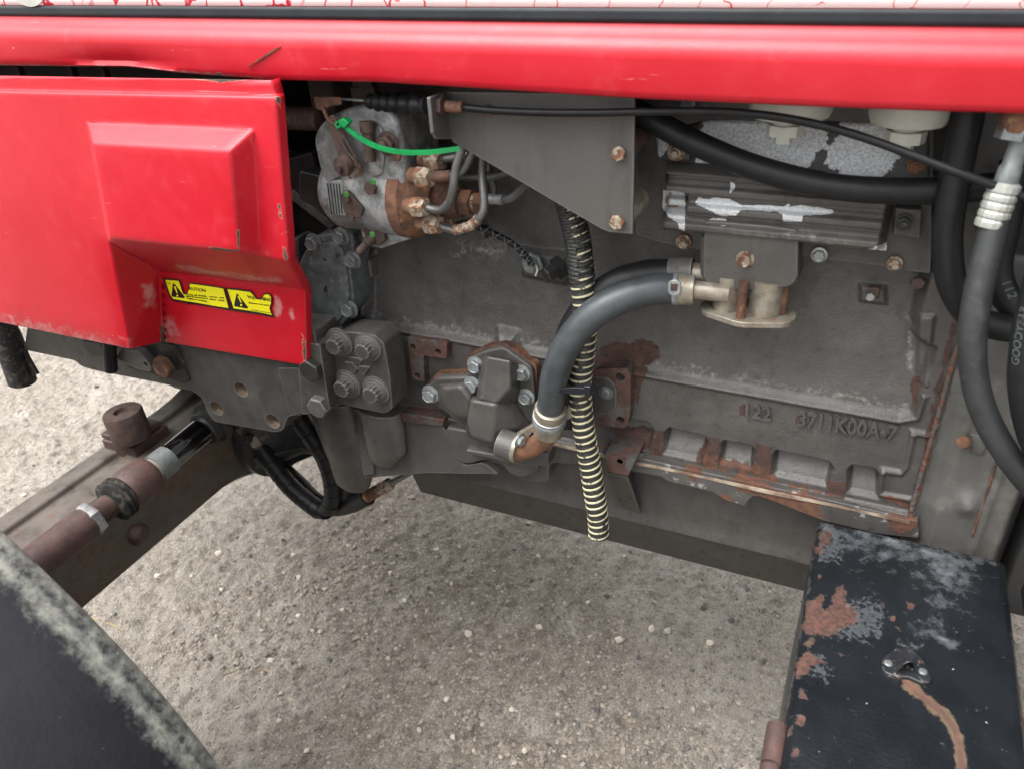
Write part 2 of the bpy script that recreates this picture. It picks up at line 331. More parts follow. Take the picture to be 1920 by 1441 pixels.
def tube(name, P, r, mat, parent=TRACTOR, seg=16, n=8, smoothpath=True, **k):
    path = catmull(P, n) if smoothpath and len(P) > 2 else [Vector(p) for p in P]
    if hasattr(r, '__len__') and len(r) != len(path):
        r = np.interp(np.linspace(0, 1, len(path)), np.linspace(0, 1, len(r)), r)
    return build(name, *sweep_geo(path, r, seg), mat, parent, angle=50, **k)
def ptube(name, pts, rpx, mat, parent=TRACTOR, **k):
    """pts = (px, py, Y); radius in photo pixels at the first point"""
    P = [at(*p) for p in pts]
    return tube(name, P, rpx * pxs(pts[len(pts) // 2][2], *pts[len(pts) // 2][:2]), mat, parent, **k)
def basis(axis, origin, roll=0.0):
    z = Vector(axis).normalized(); x = z.orthogonal().normalized(); y = z.cross(x)
    m = Matrix((x, y, z)).transposed().to_4x4(); return Matrix.Translation(origin) @ m @ Matrix.Rotation(roll, 4, 'Z')
def lathe_geo(prof, seg=32):
    V, F = [], []
    for r, h in prof: V += [Vector((r * math.cos(2 * math.pi * k / seg), r * math.sin(2 * math.pi * k / seg), h)) for k in range(seg)]
    for i in range(len(prof) - 1): F += [[i * seg + k, i * seg + (k + 1) % seg, (i + 1) * seg + (k + 1) % seg, (i + 1) * seg + k] for k in range(seg)]
    F += [list(range(seg))[::-1], [(len(prof) - 1) * seg + k for k in range(seg)]]
    return V, F
def lathe(name, prof, origin, axis, mat, parent=TRACTOR, seg=32, bevel=0.0, roll=0.0, angle=35, **k):
    V, F = lathe_geo(prof, seg); m = basis(axis, origin, roll)
    return build(name, [m @ v for v in V], F, mat, parent, bevel=bevel, angle=angle, **k)
# shared fasteners: axis +Z, unit radius
def _mk(name, V, F, angle=30):
    me = bpy.data.meshes.new(name); me.from_pydata([tuple(v) for v in V], [], F); me.shade_smooth(); me.set_sharp_from_angle(angle=math.radians(angle)); return me
def _rings(rs, seg):
    V, F = [], []
    for fr, h in rs: V += [Vector((fr(k) * math.cos(2 * math.pi * k / seg), fr(k) * math.sin(2 * math.pi * k / seg), h)) for k in range(seg)]
    for i in range(len(rs) - 1): F += [[i * seg + k, i * seg + (k + 1) % seg, (i + 1) * seg + (k + 1) % seg, (i + 1) * seg + k] for k in range(seg)]
    F += [list(range(seg))[::-1], [(len(rs) - 1) * seg + k for k in range(seg)]]
    return V, F
def _hexr(s, n=24):
    def f(k):
        a = (2 * math.pi * k / n) % (math.pi / 3) - math.pi / 6; return s * math.cos(math.pi / 6) / math.cos(a)
    return f
def _cr(s): return lambda k: s
FAST = {}
def fastener(kind):
    if kind not in FAST:
        if kind == 'hex': V, F = _rings([(_hexr(1), 0), (_hexr(1), .60), (_hexr(.93), .68), (_cr(.80), .72), (_cr(.74), .72)], 24)
        if kind == 'flange': V, F = _rings([(_cr(1.35), 0), (_cr(1.32), .14), (_hexr(1.02), .24), (_hexr(1), .85), (_hexr(.92), .95), (_cr(.78), .98), (_cr(.66), .90), (_cr(.1), .88)], 24)
        if kind == 'star':
            st = lambda s: (lambda k: s * (1.0 if k % 4 in (0, 1) else 0.86))
            V, F = _rings([(_cr(1.75), 0), (_cr(1.75), .18), (_cr(1.5), .2), (_cr(1.45), .32), (_cr(1.2), .42), (_cr(1.2), .55), (st(1), .6), (st(1), 1.35), (_cr(.84), 1.45)], 48)
        if kind == 'stud': V, F = _rings([(_cr(1.5), 0), (_cr(1.5), .14), (_hexr(1.15), .16), (_hexr(1.15), .85), (_cr(.95), .95), (_cr(.62), .95), (_cr(.62), 1.5), (_cr(.5), 1.6)], 24)
        if kind == 'dome': V, F = _rings([(_cr(1.25), 0), (_cr(1.25), .12), (_cr(1.0), .14), (_cr(.95), .4), (_cr(.7), .62), (_hexr(.45), .66), (_hexr(.45), .35)], 24)
        FAST[kind] = (V, F)
    return FAST[kind]
_fm = {}
def bolt(px, py, Y, rpx, mat='zinc', kind='flange', parent=TRACTOR, axis=(0, -1, 0), name='bolt', pos=None, r=None, label=None):
    if (kind, mat) not in _fm:
        me = _mk(name, *fastener(kind)); me.materials.append(M[mat]); _fm[(kind, mat)] = me
    p = pos if pos is not None else at(px, py, Y); r = r or rpx * pxs(Y, px, py)
    o = bpy.data.objects.new(name, _fm[(kind, mat)]); COL.objects.link(o); attach(o, parent)
    o.matrix_basis = basis(axis, p, random.uniform(0, 1)) @ Matrix.Scale(r, 4)
    if label: o['label'] = label
    return o
def drill(o, holes):
    """holes: (centre, axis, radius, depth); real recesses cut with a boolean, then the cutters are removed"""
    V, F = [], []
    for c, ax, r, dep in holes:
        v, f = lathe_geo([(r, -dep), (r, 0.01)], 20); m = basis(-Vector(ax), c); n0 = len(V)
        m = basis(ax, c); V += [m @ q for q in v]; F += [[i + n0 for i in q] for q in f]
    me = bpy.data.meshes.new('cut'); me.from_pydata([tuple(v) for v in V], [], F); c = bpy.data.objects.new('cut', me); COL.objects.link(c)
    bm = bmesh.new(); bm.from_mesh(me); bmesh.ops.recalc_face_normals(bm, faces=bm.faces); bm.to_mesh(me); bm.free()
    bv = [(m.width, m.segments) for m in o.modifiers if m.type == 'BEVEL']
    o.modifiers.clear()
    b = o.modifiers.new('b', 'BOOLEAN'); b.operation = 'DIFFERENCE'; b.object = c; b.solver = 'EXACT'
    bpy.context.view_layer.update()
    dg = bpy.context.evaluated_depsgraph_get(); nm = bpy.data.meshes.new_from_object(o.evaluated_get(dg)); o.modifiers.clear()
    old = o.data; nm.name = old.name; o.data = nm; bpy.data.objects.remove(c); bpy.data.meshes.remove(old)
    nm.shade_smooth(); nm.set_sharp_from_angle(angle=math.radians(35))
    if bv:
        b = o.modifiers.new('bevel', 'BEVEL'); b.width = min(bv[0][0], .0012); b.segments = 2; b.limit_method = 'ANGLE'; b.angle_limit = math.radians(28); b.harden_normals = True
    return o

# ------------------------------------------------------------------ height fields (castings with fillets)
def sdf(P, poly):
    """signed distance of points P (n,2) to polygon, negative inside"""
    poly = np.asarray(poly, float); d = np.full(len(P), 1e9); ins = np.zeros(len(P), bool)
    for i in range(len(poly)):
        a, b = poly[i - 1], poly[i]; e = b - a; w = P - a
        t = np.clip((w @ e) / max(e @ e, 1e-12), 0, 1); q = w - t[:, None] * e; d = np.minimum(d, (q * q).sum(1))
        c = ((a[1] > P[:, 1]) != (b[1] > P[:, 1])) & (P[:, 0] < (b[0] - a[0]) * (P[:, 1] - a[1]) / (b[1] - a[1] + 1e-15) + a[0])
        ins ^= c
    d = np.sqrt(d); return np.where(ins, -d, d)
def sst(x, a, b):
    t = np.clip((x - a) / (b - a), 0, 1); return t * t * (3 - 2 * t)
def XZ(pts, Y): return [(at(x, y, Y).x, at(x, y, Y).z) for x, y in pts]
def project(V):
    q = (V - CAM) @ RW; return np.stack([q[:, 0] / q[:, 2] * FPX + CX, q[:, 1] / q[:, 2] * FPX + CY], 1)
def heightfield(name, x0, x1, z0, z1, st, Yb, hfun, mat, parent=TRACTOR, marks=None, back=0.03, label=None):
    nx, nz = int((x1 - x0) / st) + 1, int((z1 - z0) / st) + 1
    gx, gz = np.meshgrid(np.linspace(x0, x1, nx), np.linspace(z0, z1, nz)); P = np.stack([gx.ravel(), gz.ravel()], 1)
    h = hfun(P); V = np.stack([P[:, 0], Yb - h, P[:, 1]], 1)
    idx = np.arange(nx * nz).reshape(nz, nx)
    F = np.stack([idx[:-1, :-1], idx[:-1, 1:], idx[1:, 1:], idx[1:, :-1]], -1).reshape(-1, 4)
    rim = np.concatenate([idx[0, :], idx[1:, -1], idx[-1, -2::-1], idx[-2:0:-1, 0]])
    n0 = len(V); B = V[rim].copy(); B[:, 1] = Yb + back; k = len(rim); a = np.arange(k); b = (a + 1) % k
    S = np.stack([rim[b], rim[a], n0 + a, n0 + b], 1)
    V = np.concatenate([V, B]); F = np.concatenate([F, S])
    me = bpy.data.meshes.new(name); me.from_pydata(V, [], F); me.shade_smooth()
    o = link(name, me, mat, parent, label=label)
    if marks:
        q = project(V)
        for an, polys in marks.items():
            m = np.zeros(len(V))
            for poly, soft in polys: m = np.maximum(m, 1 - sst(sdf(q, poly), -soft * 2, soft * 2))
            me.attributes.new(an, 'FLOAT', 'POINT').data.foreach_set('value', m.astype(np.float32))
    return o
def paint(o, marks):
    """wear masks on an ordinary mesh, subdivided finely enough by its own vertices"""
    me = o.data; n = len(me.vertices); V = np.empty(n * 3); me.vertices.foreach_get('co', V); q = project(V.reshape(-1, 3))
    for an, polys in marks.items():
        m = np.zeros(n)
        for poly, soft in polys: m = np.maximum(m, 1 - sst(sdf(q, poly), -soft * 2, soft * 2))
        me.attributes.new(an, 'FLOAT', 'POINT').data.foreach_set('value', m.astype(np.float32))
def strip(pts, w):
    """polygon of a band W pixels wide along a pixel polyline"""
    P = np.asarray(pts, float); T = np.gradient(P, axis=0); T /= np.linalg.norm(T, axis=1)[:, None]; N = np.stack([-T[:, 1], T[:, 0]], 1) * w / 2
    return np.concatenate([P + N, (P - N)[::-1]])

# ================================================================== GROUND
def vnoise(x, y, s, seed):
    r = np.random.default_rng(seed).random((257, 257)); u, v = x / s, y / s
    i, j = np.floor(u).astype(int), np.floor(v).astype(int); fu, fv = u - i, v - j
    fu = fu * fu * (3 - 2 * fu); fv = fv * fv * (3 - 2 * fv); g = lambda a, b: r[a % 257, b % 257]
    return (g(i, j) * (1 - fu) + g(i + 1, j) * fu) * (1 - fv) + (g(i, j + 1) * (1 - fu) + g(i + 1, j + 1) * fu) * fv
def ground_z(x, y):
    z = (vnoise(x, y, .9, 1) - .5) * .012 + (vnoise(x, y, .22, 2) - .5) * .010 + (vnoise(x, y, .07, 3) - .5) * .009
    z += (vnoise(x, y, .024, 4) - .5) * .012 + (vnoise(x, y, .0125, 5) - .5) * .0095
    return z
def axis_coords(a, b, st, far):
    c = np.arange(a, b, st); g = np.cumsum(st * 1.25 ** np.arange(1, 60)); g = g[g < far]
    return np.concatenate([(a - g)[::-1], c, c[-1] + g])
gxs, gys = axis_coords(-3.4, 0.7, .0052, 80), axis_coords(-.35, 1.8, .0052, 80)
gx, gy = np.meshgrid(gxs, gys); gz = ground_z(gx.ravel(), gy.ravel())
V = np.stack([gx.ravel(), gy.ravel(), gz], 1); nx, ny = len(gxs), len(gys); idx = np.arange(nx * ny).reshape(ny, nx)
F = np.stack([idx[:-1, :-1], idx[:-1, 1:], idx[1:, 1:], idx[1:, :-1]], -1).reshape(-1, 4)
me = bpy.data.meshes.new('ground'); me.from_pydata(V, [], F); me.shade_smooth()
def ground_material():
    t = NT('trodden limestone grit')
    damp_shade = t.step(t.math('ADD', t.spots([(atZ(880, 1120, 0), .30), (atZ(1000, 1330, 0), .28), (atZ(720, 1000, 0), .22), (atZ(700, 1400, 0), .2)]), t.math('MULTIPLY', t.math('SUBTRACT', t.noise(6, 5, 0.7), 0.5), 1.6)), 0.18, 0.72)  # dark brown spots under the tractor: damp soil with shade painted in
    def cells(sc):
        v = t.n('ShaderNodeTexVoronoi'); v.inputs['Scale'].default_value = sc; t.l(t.pos, v.inputs['Vector']); sp = t.n('ShaderNodeSeparateColor'); t.l(v.outputs['Color'], sp.inputs[0]); return sp.outputs[0], v.outputs['Distance']
    c1v, d1 = cells(240); c2v, d2 = cells(105)
    big = t.noise(1.6, 5, 0.6, 0.4); mid = t.noise(14, 6, 0.7); fine = t.noise(170, 5, 0.75); grit = t.noise(520, 3, 0.7)
    c = t.mixc(damp_shade, t.mixc(t.step(big, 0.36, 0.62), (0.295, 0.265, 0.230, 1), (0.245, 0.217, 0.184, 1)), (0.180, 0.154, 0.126, 1))
    c = t.mixc(t.math('MULTIPLY', t.step(mid, 0.45, 0.7), 0.40), c, (0.33, 0.31, 0.28, 1))
    c = t.mixc(t.math('MULTIPLY', t.step(t.noise(5, 6, 0.7, 0.5), 0.56, 0.68), 0.5), c, (0.43, 0.40, 0.36, 1))
    c = t.mixc(t.math('MULTIPLY', t.step(t.noise(45, 6, 0.75), 0.50, 0.68), 0.45), c, (0.40, 0.365, 0.31, 1)); c = t.mixc(t.math('MULTIPLY', t.step(t.noise(33, 6, 0.75), 0.50, 0.36), 0.6), c, (0.095, 0.082, 0.069, 1))
    c = t.mixc(t.math('MULTIPLY', t.step(fine, 0.50, 0.68), 0.45), c, (0.44, 0.40, 0.34, 1))
    c = t.mixc(t.math('MULTIPLY', t.step(fine, 0.46, 0.32), 0.5), c, (0.10, 0.088, 0.075, 1))
    c = t.mixc(t.math('MULTIPLY', t.step(grit, 0.62, 0.72), 0.7), c, (0.55, 0.51, 0.45, 1))
    c = t.mixc(t.math('MULTIPLY', t.step(grit, 0.36, 0.28), 0.7), c, (0.06, 0.055, 0.05, 1))
    c = t.mixc(t.math('MULTIPLY', t.step(c1v, 0.62, 1.0), t.math('MULTIPLY', t.step(mid, 0.40, 0.62), 0.42)), c, (0.46, 0.42, 0.36, 1)); c = t.mixc(t.math('MULTIPLY', t.step(c1v, 0.30, 0.0), t.math('MULTIPLY', t.step(mid, 0.62, 0.40), 0.40)), c, (0.085, 0.075, 0.064, 1))
    stone = t.math('MULTIPLY', t.step(c2v, 0.80, 0.84), t.step(d2, 0.42, 0.36)); c = t.mixc(t.math('MULTIPLY', stone, 0.7), c, t.mixc(t.step(t.noise(40, 2), 0.45, 0.55), (0.46, 0.42, 0.36, 1), (0.11, 0.10, 0.09, 1)))
    t.l(c, t.b.inputs['Base Color']); t.b.inputs['Roughness'].default_value = 0.9; t.b.inputs['Specular IOR Level'].default_value = 0.2
    bn = t.n('ShaderNodeBump'); bn.inputs['Strength'].default_value = 1.0; bn.inputs['Distance'].default_value = 0.005
    t.l(t.math('ADD', t.math('ADD', fine, t.math('MULTIPLY', stone, 0.5)), t.math('MULTIPLY', d1, -0.6)), bn.inputs['Height']); t.l(bn.outputs[0], t.b.inputs['Normal'])
    return t.m
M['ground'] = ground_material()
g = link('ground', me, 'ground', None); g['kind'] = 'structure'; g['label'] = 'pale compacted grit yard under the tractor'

def stone_mesh(seed, sub=1):
    bm = bmesh.new(); bmesh.ops.create_icosphere(bm, subdivisions=sub, radius=1.0); r = random.Random(seed)
    ax = (r.uniform(.8, 1.25), r.uniform(.7, 1.0), r.uniform(.45, .7))
    cuts = [(Vector((r.gauss(0, 1), r.gauss(0, 1), r.gauss(0, .8))).normalized(), r.uniform(.50, .88)) for _ in range(9)] if sub > 1 else []
    for v in bm.verts:
        for d, h in cuts:
            e = v.co.dot(d) - h
            if e > 0: v.co -= d * e
        k = r.uniform(.96, 1.05) if sub > 1 else r.uniform(.72, 1.15)
        v.co = Vector((v.co.x * ax[0] * k, v.co.y * ax[1] * k, v.co.z * ax[2] * k))
    return bm
# loose grit: one mass of small stones
protos = []
for s in range(6):
    bm = stone_mesh(s, 1) if s < 2 else stone_mesh(s, 1); bm.verts.ensure_lookup_table()
    protos.append((np.array([v.co[:] for v in bm.verts]), np.array([[v.index for v in f.verts] for f in bm.faces]))); bm.free()
Vs, Fs, Cs = [], [], []; off = 0
N = 34000
near = rng.random(N) < .72; px_ = np.where(near, rng.uniform(-1.35, .15, N), rng.uniform(-3.4, .8, N)); py_ = np.where(near, rng.uniform(-.12, .75, N), rng.uniform(-.3, 1.7, N)); dens = vnoise(px_, py_, .35, 9); pz_ = ground_z(px_, py_)
for x, y, d, zg in zip(px_, py_, dens, pz_):
    if rng.random() > (d * 1.25) ** 2: continue
    v, f = protos[rng.integers(6)]; s = .0019 + .0056 * rng.random() ** 3.2; a = rng.random() * 6.28; c, sn = math.cos(a), math.sin(a)
    w = v * s; w = np.stack([w[:, 0] * c - w[:, 1] * sn + x, w[:, 0] * sn + w[:, 1] * c + y, w[:, 2] + zg - s * .05], 1)
    Vs.append(w); Fs.append(f + off); off += len(w); Cs.append(np.full(len(w), rng.random()))
me = bpy.data.meshes.new('gravel'); me.from_pydata(np.concatenate(Vs), [], np.concatenate(Fs))
me.attributes.new('tone', 'FLOAT', 'POINT').data.foreach_set('value', np.concatenate(Cs).astype(np.float32))
def stone_material(name, ramp, attr=None):
    t = NT(name); cr = t.n('ShaderNodeValToRGB'); e = cr.color_ramp.elements
    while len(e) < len(ramp): e.new(0.5)
    for i, (p, c) in enumerate(ramp): e[i].position = p; e[i].color = c
    if attr: t.l(t.attr(attr), cr.inputs[0])
    else:
        oi = t.n('ShaderNodeObjectInfo'); t.l(oi.outputs['Random'], cr.inputs[0])
    n = t.noise(160, 5, 0.7); c = t.mixc(t.math('MULTIPLY', t.step(n, 0.4, 0.7), 0.35), cr.outputs[0], (0.16, 0.145, 0.125, 1))
    t.l(c, t.b.inputs['Base Color']); t.b.inputs['Roughness'].default_value = 0.85; return t.m
M['gravel'] = stone_material('mixed grit', [(0, (.05, .048, .045, 1)), (.12, (.16, .14, .12, 1)), (.35, (.24, .205, .168, 1)), (.88, (.285, .247, .202, 1)), (1, (.42, .375, .31, 1))], 'tone')
M['pebble_pale'] = stone_material('limestone', [(0, (.42, .38, .31, 1)), (1, (.58, .52, .43, 1))])
M['pebble_dark'] = stone_material('dark flint', [(0, (.045, .045, .047, 1)), (1, (.12, .115, .11, 1))])
M['pebble_tan'] = stone_material('tan stone', [(0, (.24, .20, .155, 1)), (1, (.33, .29, .24, 1))])
o = link('gravel', me, 'gravel', None); o['kind'] = 'stuff'; o['label'] = 'loose fine grit scattered over the yard'; o['category'] = 'gravel'
kinds = {'pale': ('pale cream limestone pebble lying loose on the yard', 'pale pebbles on the yard'),
         'dark': ('dark grey flint pebble lying loose on the yard', 'dark pebbles on the yard'),
         'tan': ('dull tan pebble lying loose on the yard', 'tan pebbles on the yard')}
pm = {}
for k in kinds:
    pm[k] = []
    for s in range(5):
        bm = stone_mesh(100 + s + 10 * len(pm), 3); me = bpy.data.meshes.new('pebble'); bm.to_mesh(me); bm.free(); me.shade_smooth(); me.set_sharp_from_angle(angle=math.radians(28)); me.materials.append(M['pebble_' + k]); pm[k].append(me)
def pebble(x, y, r, k):
    o = bpy.data.objects.new('pebble', random.choice(pm[k])); COL.objects.link(o)
    zz = float(ground_z(np.array([x]), np.array([y]))[0])
    o.matrix_basis = Matrix.Translation((x, y, zz + r * .22)) @ Matrix.Rotation(random.uniform(0, 6.28), 4, 'Z') @ Matrix.Scale(r, 4)
    o['label'], o['group'] = kinds[k]; o['category'] = 'pebble'
# stones traced from the photograph, then a thin random spread of others
traced = [(877, 1188, 13, 'pale'), (935, 1104, 8, 'tan'), (804, 1107, 8, 'dark'), (1050, 1104, 6, 'tan'), (1068, 1170, 9, 'tan'), (1011, 1176, 9, 'pale'), (1106, 1193, 7, 'pale'),
          (1160, 1205, 10, 'pale'), (1222, 1182, 11, 'pale'), (1252, 1184, 12, 'pale'), (1137, 1122, 8, 'dark'), (980, 1235, 7, 'tan'), (914, 1170, 7, 'tan'), (787, 1007, 8, 'tan'),
          (493, 962, 9, 'tan'), (445, 1005, 8, 'dark'), (532, 1017, 7, 'dark'), (470, 1043, 7, 'dark'), (412, 1040, 11, 'pale'), (550, 1043, 10, 'pale'), (604, 978, 6, 'dark'),
          (723, 978, 7, 'tan'), (360, 1077, 8, 'pale'), (415, 1105, 8, 'pale'), (488, 1096, 7, 'dark'), (508, 1238, 9, 'pale'), (528, 1302, 7, 'pale'), (524, 1350, 7, 'pale'),
          (446, 1327, 7, 'tan'), (576, 1408, 7, 'pale'), (610, 1106, 7, 'pale'), (820, 1032, 7, 'pale'), (1010, 1045, 7, 'pale'), (1370, 1165, 9, 'dark'), (1400, 1105, 9, 'dark'),
          (1432, 1240, 8, 'dark'), (1300, 1330, 9, 'tan'), (1120, 1330, 8, 'dark'), (1190, 1340, 10, 'dark'), (985, 1410, 9, 'pale'), (850, 1385, 8, 'pale'), (760, 1130, 7, 'pale'),
          (700, 1240, 7, 'tan'), (640, 1300, 7, 'tan'), (960, 1330, 8, 'pale'), (1060, 1290, 7, 'tan'), (1240, 1085, 7, 'tan'), (1330, 1205, 10, 'pale'), (1290, 1400, 9, 'dark'), (1170, 1412, 9, 'tan')]
used_xy = []
for x, y, r, k in traced:
    p = atZ(x, y, 0.0); pebble(p.x, p.y, r * .00105, k); used_xy.append((p.x, p.y))
while len(used_xy) < 175:
    x, y = (random.uniform(-1.3, .1), random.uniform(-.1, .7)) if len(used_xy) % 3 else (random.uniform(-3.1, .35), random.uniform(-.1, 1.5))
    if any((x - a) ** 2 + (y - b) ** 2 < .0025 for a, b in used_xy): continue
    used_xy.append((x, y)); pebble(x, y, random.choice([.005, .006, .007, .008, .010]), random.choice(['pale', 'tan', 'tan', 'tan', 'dark']))
M['twig'] = material('dry straw', (0.24, 0.17, 0.10, 1), (0.36, 0.28, 0.14, 1), 0.7, var=60)
def twig(x0, y0, x1, y1, r, label):
    a, b = atZ(x0, y0, .003), atZ(x1, y1, .004); m = (a + b) / 2 + Vector((.006, .004, .002))
    for p in (a, m, b): p.z = float(ground_z(np.array([p.x]), np.array([p.y]))[0]) + r
    o = tube('twig', [a, m, b], [r, r * .9, r * .5], 'twig', None, seg=6, n=4); o['label'] = label; o['category'] = 'twig'; return o
twig(172, 1160, 232, 1182, .0022, 'forked brown twig lying beside the black fender')
twig(176, 1163, 214, 1166, .0014, 'short side shoot lying across the forked brown twig')
twig(478, 1083, 498, 1078, .0016, 'yellow straw piece lying on the pale grit')
twig(838, 1103, 848, 1108, .0016, 'yellow straw stub lying near two dark pebbles')
twig(418, 1265, 444, 1254, .0014, 'thin dark brown twig lying on the grit')
twig(483, 1252, 514, 1265, .0014, 'thin dark twig pointing at pale stone chips')
twig(405, 1140, 413, 1117, .0014, 'short upright looking brown twig on bare grit')
twig(785, 1205, 800, 1180, .0012, 'fine pale straw beside the cream limestone pebble')

# ================================================================== HOOD
HB = [(-400, 122), (0, 125), (240, 128), (330, 139), (500, 152), (700, 156), (1200, 188), (1600, 206), (1920, 217), (2300, 236)]
hbx = [at(x, y, -.172).x for x, y in HB]; hbz = [at(x, y, -.172).z for x, y in HB]
hx = np.arange(-2.1, .85, .012)
def hood_profile(x):
    zb = float(np.interp(x, hbx, hbz)); dent = math.exp(-((x + .86) / .09) ** 2) * .006
    dz = .0050 - .0120 * (x + 1.05) / 1.14
    side = [(-.120, zb + .010), (-.158, zb + .001), (-.1665, zb), (-.1705, zb + .0025), (-.1725 + dent, zb + .008), (-.1735 + dent * .7, 1.372), (-.1750, 1.386), (-.1750, 1.392), (-.1715, 1.3985), (-.166, 1.403),
            (-.160, 1.4065), (-.1565, 1.412), (-.1555, 1.418), (-.1545, 1.43), (-.151, 1.47), (-.144, 1.53), (-.12, 1.60), (-.06, 1.655), (.05, 1.685), (.25, 1.695)]
    side = [(y, z + (dz if z > 1.38 else 0)) for y, z in side]
    return side + [(.5 - y, z) for y, z in side[-2::-1]]
V, F = [], []; npf = len(hood_profile(0))
for x in hx: V += [(x, y, z) for y, z in hood_profile(x)]
for i in range(len(hx) - 1): F += [[i * npf + k, i * npf + k + 1, (i + 1) * npf + k + 1, (i + 1) * npf + k] for k in range(npf - 1)]
hood = build('hood', V, F, 'red', angle=60, label='long red engine hood with rusty scratch')
hood.modifiers.new('sol', 'SOLIDIFY').thickness = .0015
chips = [([(405, 136), (400, 146), (418, 146), (414, 136)], 4), ([(308, 125), (314, 120), (318, 126), (312, 130)], 3)]
paint(hood, {'chip': chips, 'wear': [(strip([(-100, 122), (0, 124), (240, 126), (500, 149)], 6), 4)]})
def hood_band(name, z0, z1, mat, nz, label, lift=.0012):
    pr = [(y, z) for y, z in hood_profile(-.575)][:18]; zz = np.array([p[1] for p in pr[9:]]); yy = np.array([p[0] for p in pr[9:]])
    V, F = [], []; xs = np.arange(-2.1, .85, .05); zs = np.linspace(z0, z1, nz)
    for x in xs: V += [(x, float(np.interp(z, zz, yy)) - lift, z + .0050 - .0120 * (x + 1.05) / 1.14) for z in zs]
    for i in range(len(xs) - 1): F += [[i * nz + k, i * nz + k + 1, (i + 1) * nz + k + 1, (i + 1) * nz + k] for k in range(nz - 1)]
    o = build(name, V, F, mat, hood, label=label); o.modifiers.new('sol', 'SOLIDIFY').thickness = .0006; return o
hood_band('stripe', 1.4135, 1.4255, 'black_stripe', 4, 'black pinstripe decal along the hood')
hood_band('decal_band', 1.4262, 1.53, 'white_decal', 12, 'crazed white decal band on the hood')
V, F = [], []                                    # pale round badge low on the decal band
p = at(36, -64, -.155); tube('badge', [p + Vector((0, -.001, 0)), p + Vector((0, -.0025, 0))], .046, 'white_plastic', hood, seg=40, smoothpath=False)
# rust filled scratch on the skirt
M['scar'] = material('rusted scratch', (0.16, 0.06, 0.03, 1), (0.07, 0.03, 0.02, 1), 0.9, var=200)
sc = [(464, 127), (470, 122), (478, 117), (486, 112), (494, 107), (502, 102), (510, 97), (516, 93), (525, 89)]
sw = [.4, 1.2, 1.0, 1.9, 1.5, 2.4, 1.7, 2.0, .5]
P = [at(x, y - w, -.1762) for (x, y), w in zip(sc, sw)] + [at(x, y + w, -.1762) for (x, y), w in zip(sc[::-1], sw[::-1])]
build('scratch', *prism_geo(P, (0, .002, 0)), 'scar', hood, smooth=False)
# radiator slats glimpsed through the gap between hood and side panel
for x in (40, 138, 198): box('radiator_rod', at(x, 138, -.10).x - .004, at(x, 138, -.10).x + .004, -.105, -.095, 1.28, 1.40, 'rust_dark', bevel=.001)

box('radiator', -2.0, -.78, -.06, .55, .98, 1.60, 'interior', bevel=.01, label='black radiator shroud inside the hood')

# ================================================================== RED SIDE PANEL
PA, PE, PB = -.205, -.233, -.138
pv = {'t0': (-400, 136, -.199), 't1': (508, 151, -.199), 's0': (-400, 162, -.199), 's1': (516, 180, -.199), 'a0': (-400, 165, PA), 'a1': (517, 183, PA), 'a2': (541, 489, PA), 'e0': (163, 229, PA), 'e1': (477, 243, PA), 'e2': (488, 478, PA), 'c0': (205, 452, PA),
      'f0': (175, 270, PE), 'f1': (431, 284, PE), 'f2': (446, 469, PE), 'f3': (207, 446, PE), 'c1': (245, 655, PA), 'l1': (-400, 523, PA), 'b0': (300, 508, PB), 'bm': (485, 531, PB), 'b1': (571, 543, PB), 'b2': (575, 686, PB), 'b3': (305, 641, PB)}
vv = {k: at(*p) for k, p in pv.items()}
back = Vector((0, .014, 0))
for k in ('t1', 's1', 'a1', 'a2', 'b1', 'b2', 'b3', 'c1', 'l1'): vv[k + 'r'] = vv[k] + back + (Vector((0, 0, .004)) if k in ('b2', 'b3', 'c1', 'l1') else Vector((0, 0, 0)))
pf = ['t0 t1 s1 s0', 's0 s1 a1 a0', 'a0 a1 e1 e0', 'a1 a2 e2 e1', 'a0 e0 c0 c1 l1', 'e0 e1 f1 f0', 'e1 e2 f2 f1', 'f0 f1 f2 f3', 'e0 f0 f3 c0', 'f3 f2 bm b0', 'f2 e2 bm', 'e2 a2 b1 bm', 'c0 f3 b0', 'c0 b0 b3 c1', 'b0 bm b1 b2 b3',
      't1 t1r s1r s1', 's1 s1r a1r a1', 'a1 a1r a2r a2', 'a2 a2r b1r b1', 'b1 b1r b2r b2', 'b2 b2r b3r b3', 'b3 b3r c1r c1', 'c1 c1r l1r l1']
keys = list(vv); V = [vv[k] for k in keys]; F = [[keys.index(k) for k in f.split()] for f in pf]
me = bpy.data.meshes.new('side_panel'); me.from_pydata([tuple(v) for v in V], [], F)
bm = bmesh.new(); bm.from_mesh(me); bmesh.ops.recalc_face_normals(bm, faces=bm.faces)
sharp = [e for e in bm.edges if len(e.link_faces) == 2 and e.calc_face_angle() > .12]
bmesh.ops.bevel(bm, geom=sharp, offset=.0045, segments=3, affect='EDGES', profile=.5, clamp_overlap=True)
bmesh.ops.triangulate(bm, faces=bm.faces)
for _ in range(4):
    el = [e for e in bm.edges if e.calc_length() > .012]
    if not el: break
    bmesh.ops.subdivide_edges(bm, edges=el, cuts=1)
    bmesh.ops.triangulate(bm, faces=[f for f in bm.faces if len(f.verts) > 3])
bm.to_mesh(me); bm.free(); me.shade_smooth(); me.set_sharp_from_angle(angle=math.radians(25))
panel = link('side_panel', me, 'red', label='red pressed steel side panel with raised box and warning decals')
panel.modifiers.new('sol', 'SOLIDIFY').thickness = .0016; panel.modifiers['sol'].offset = 0
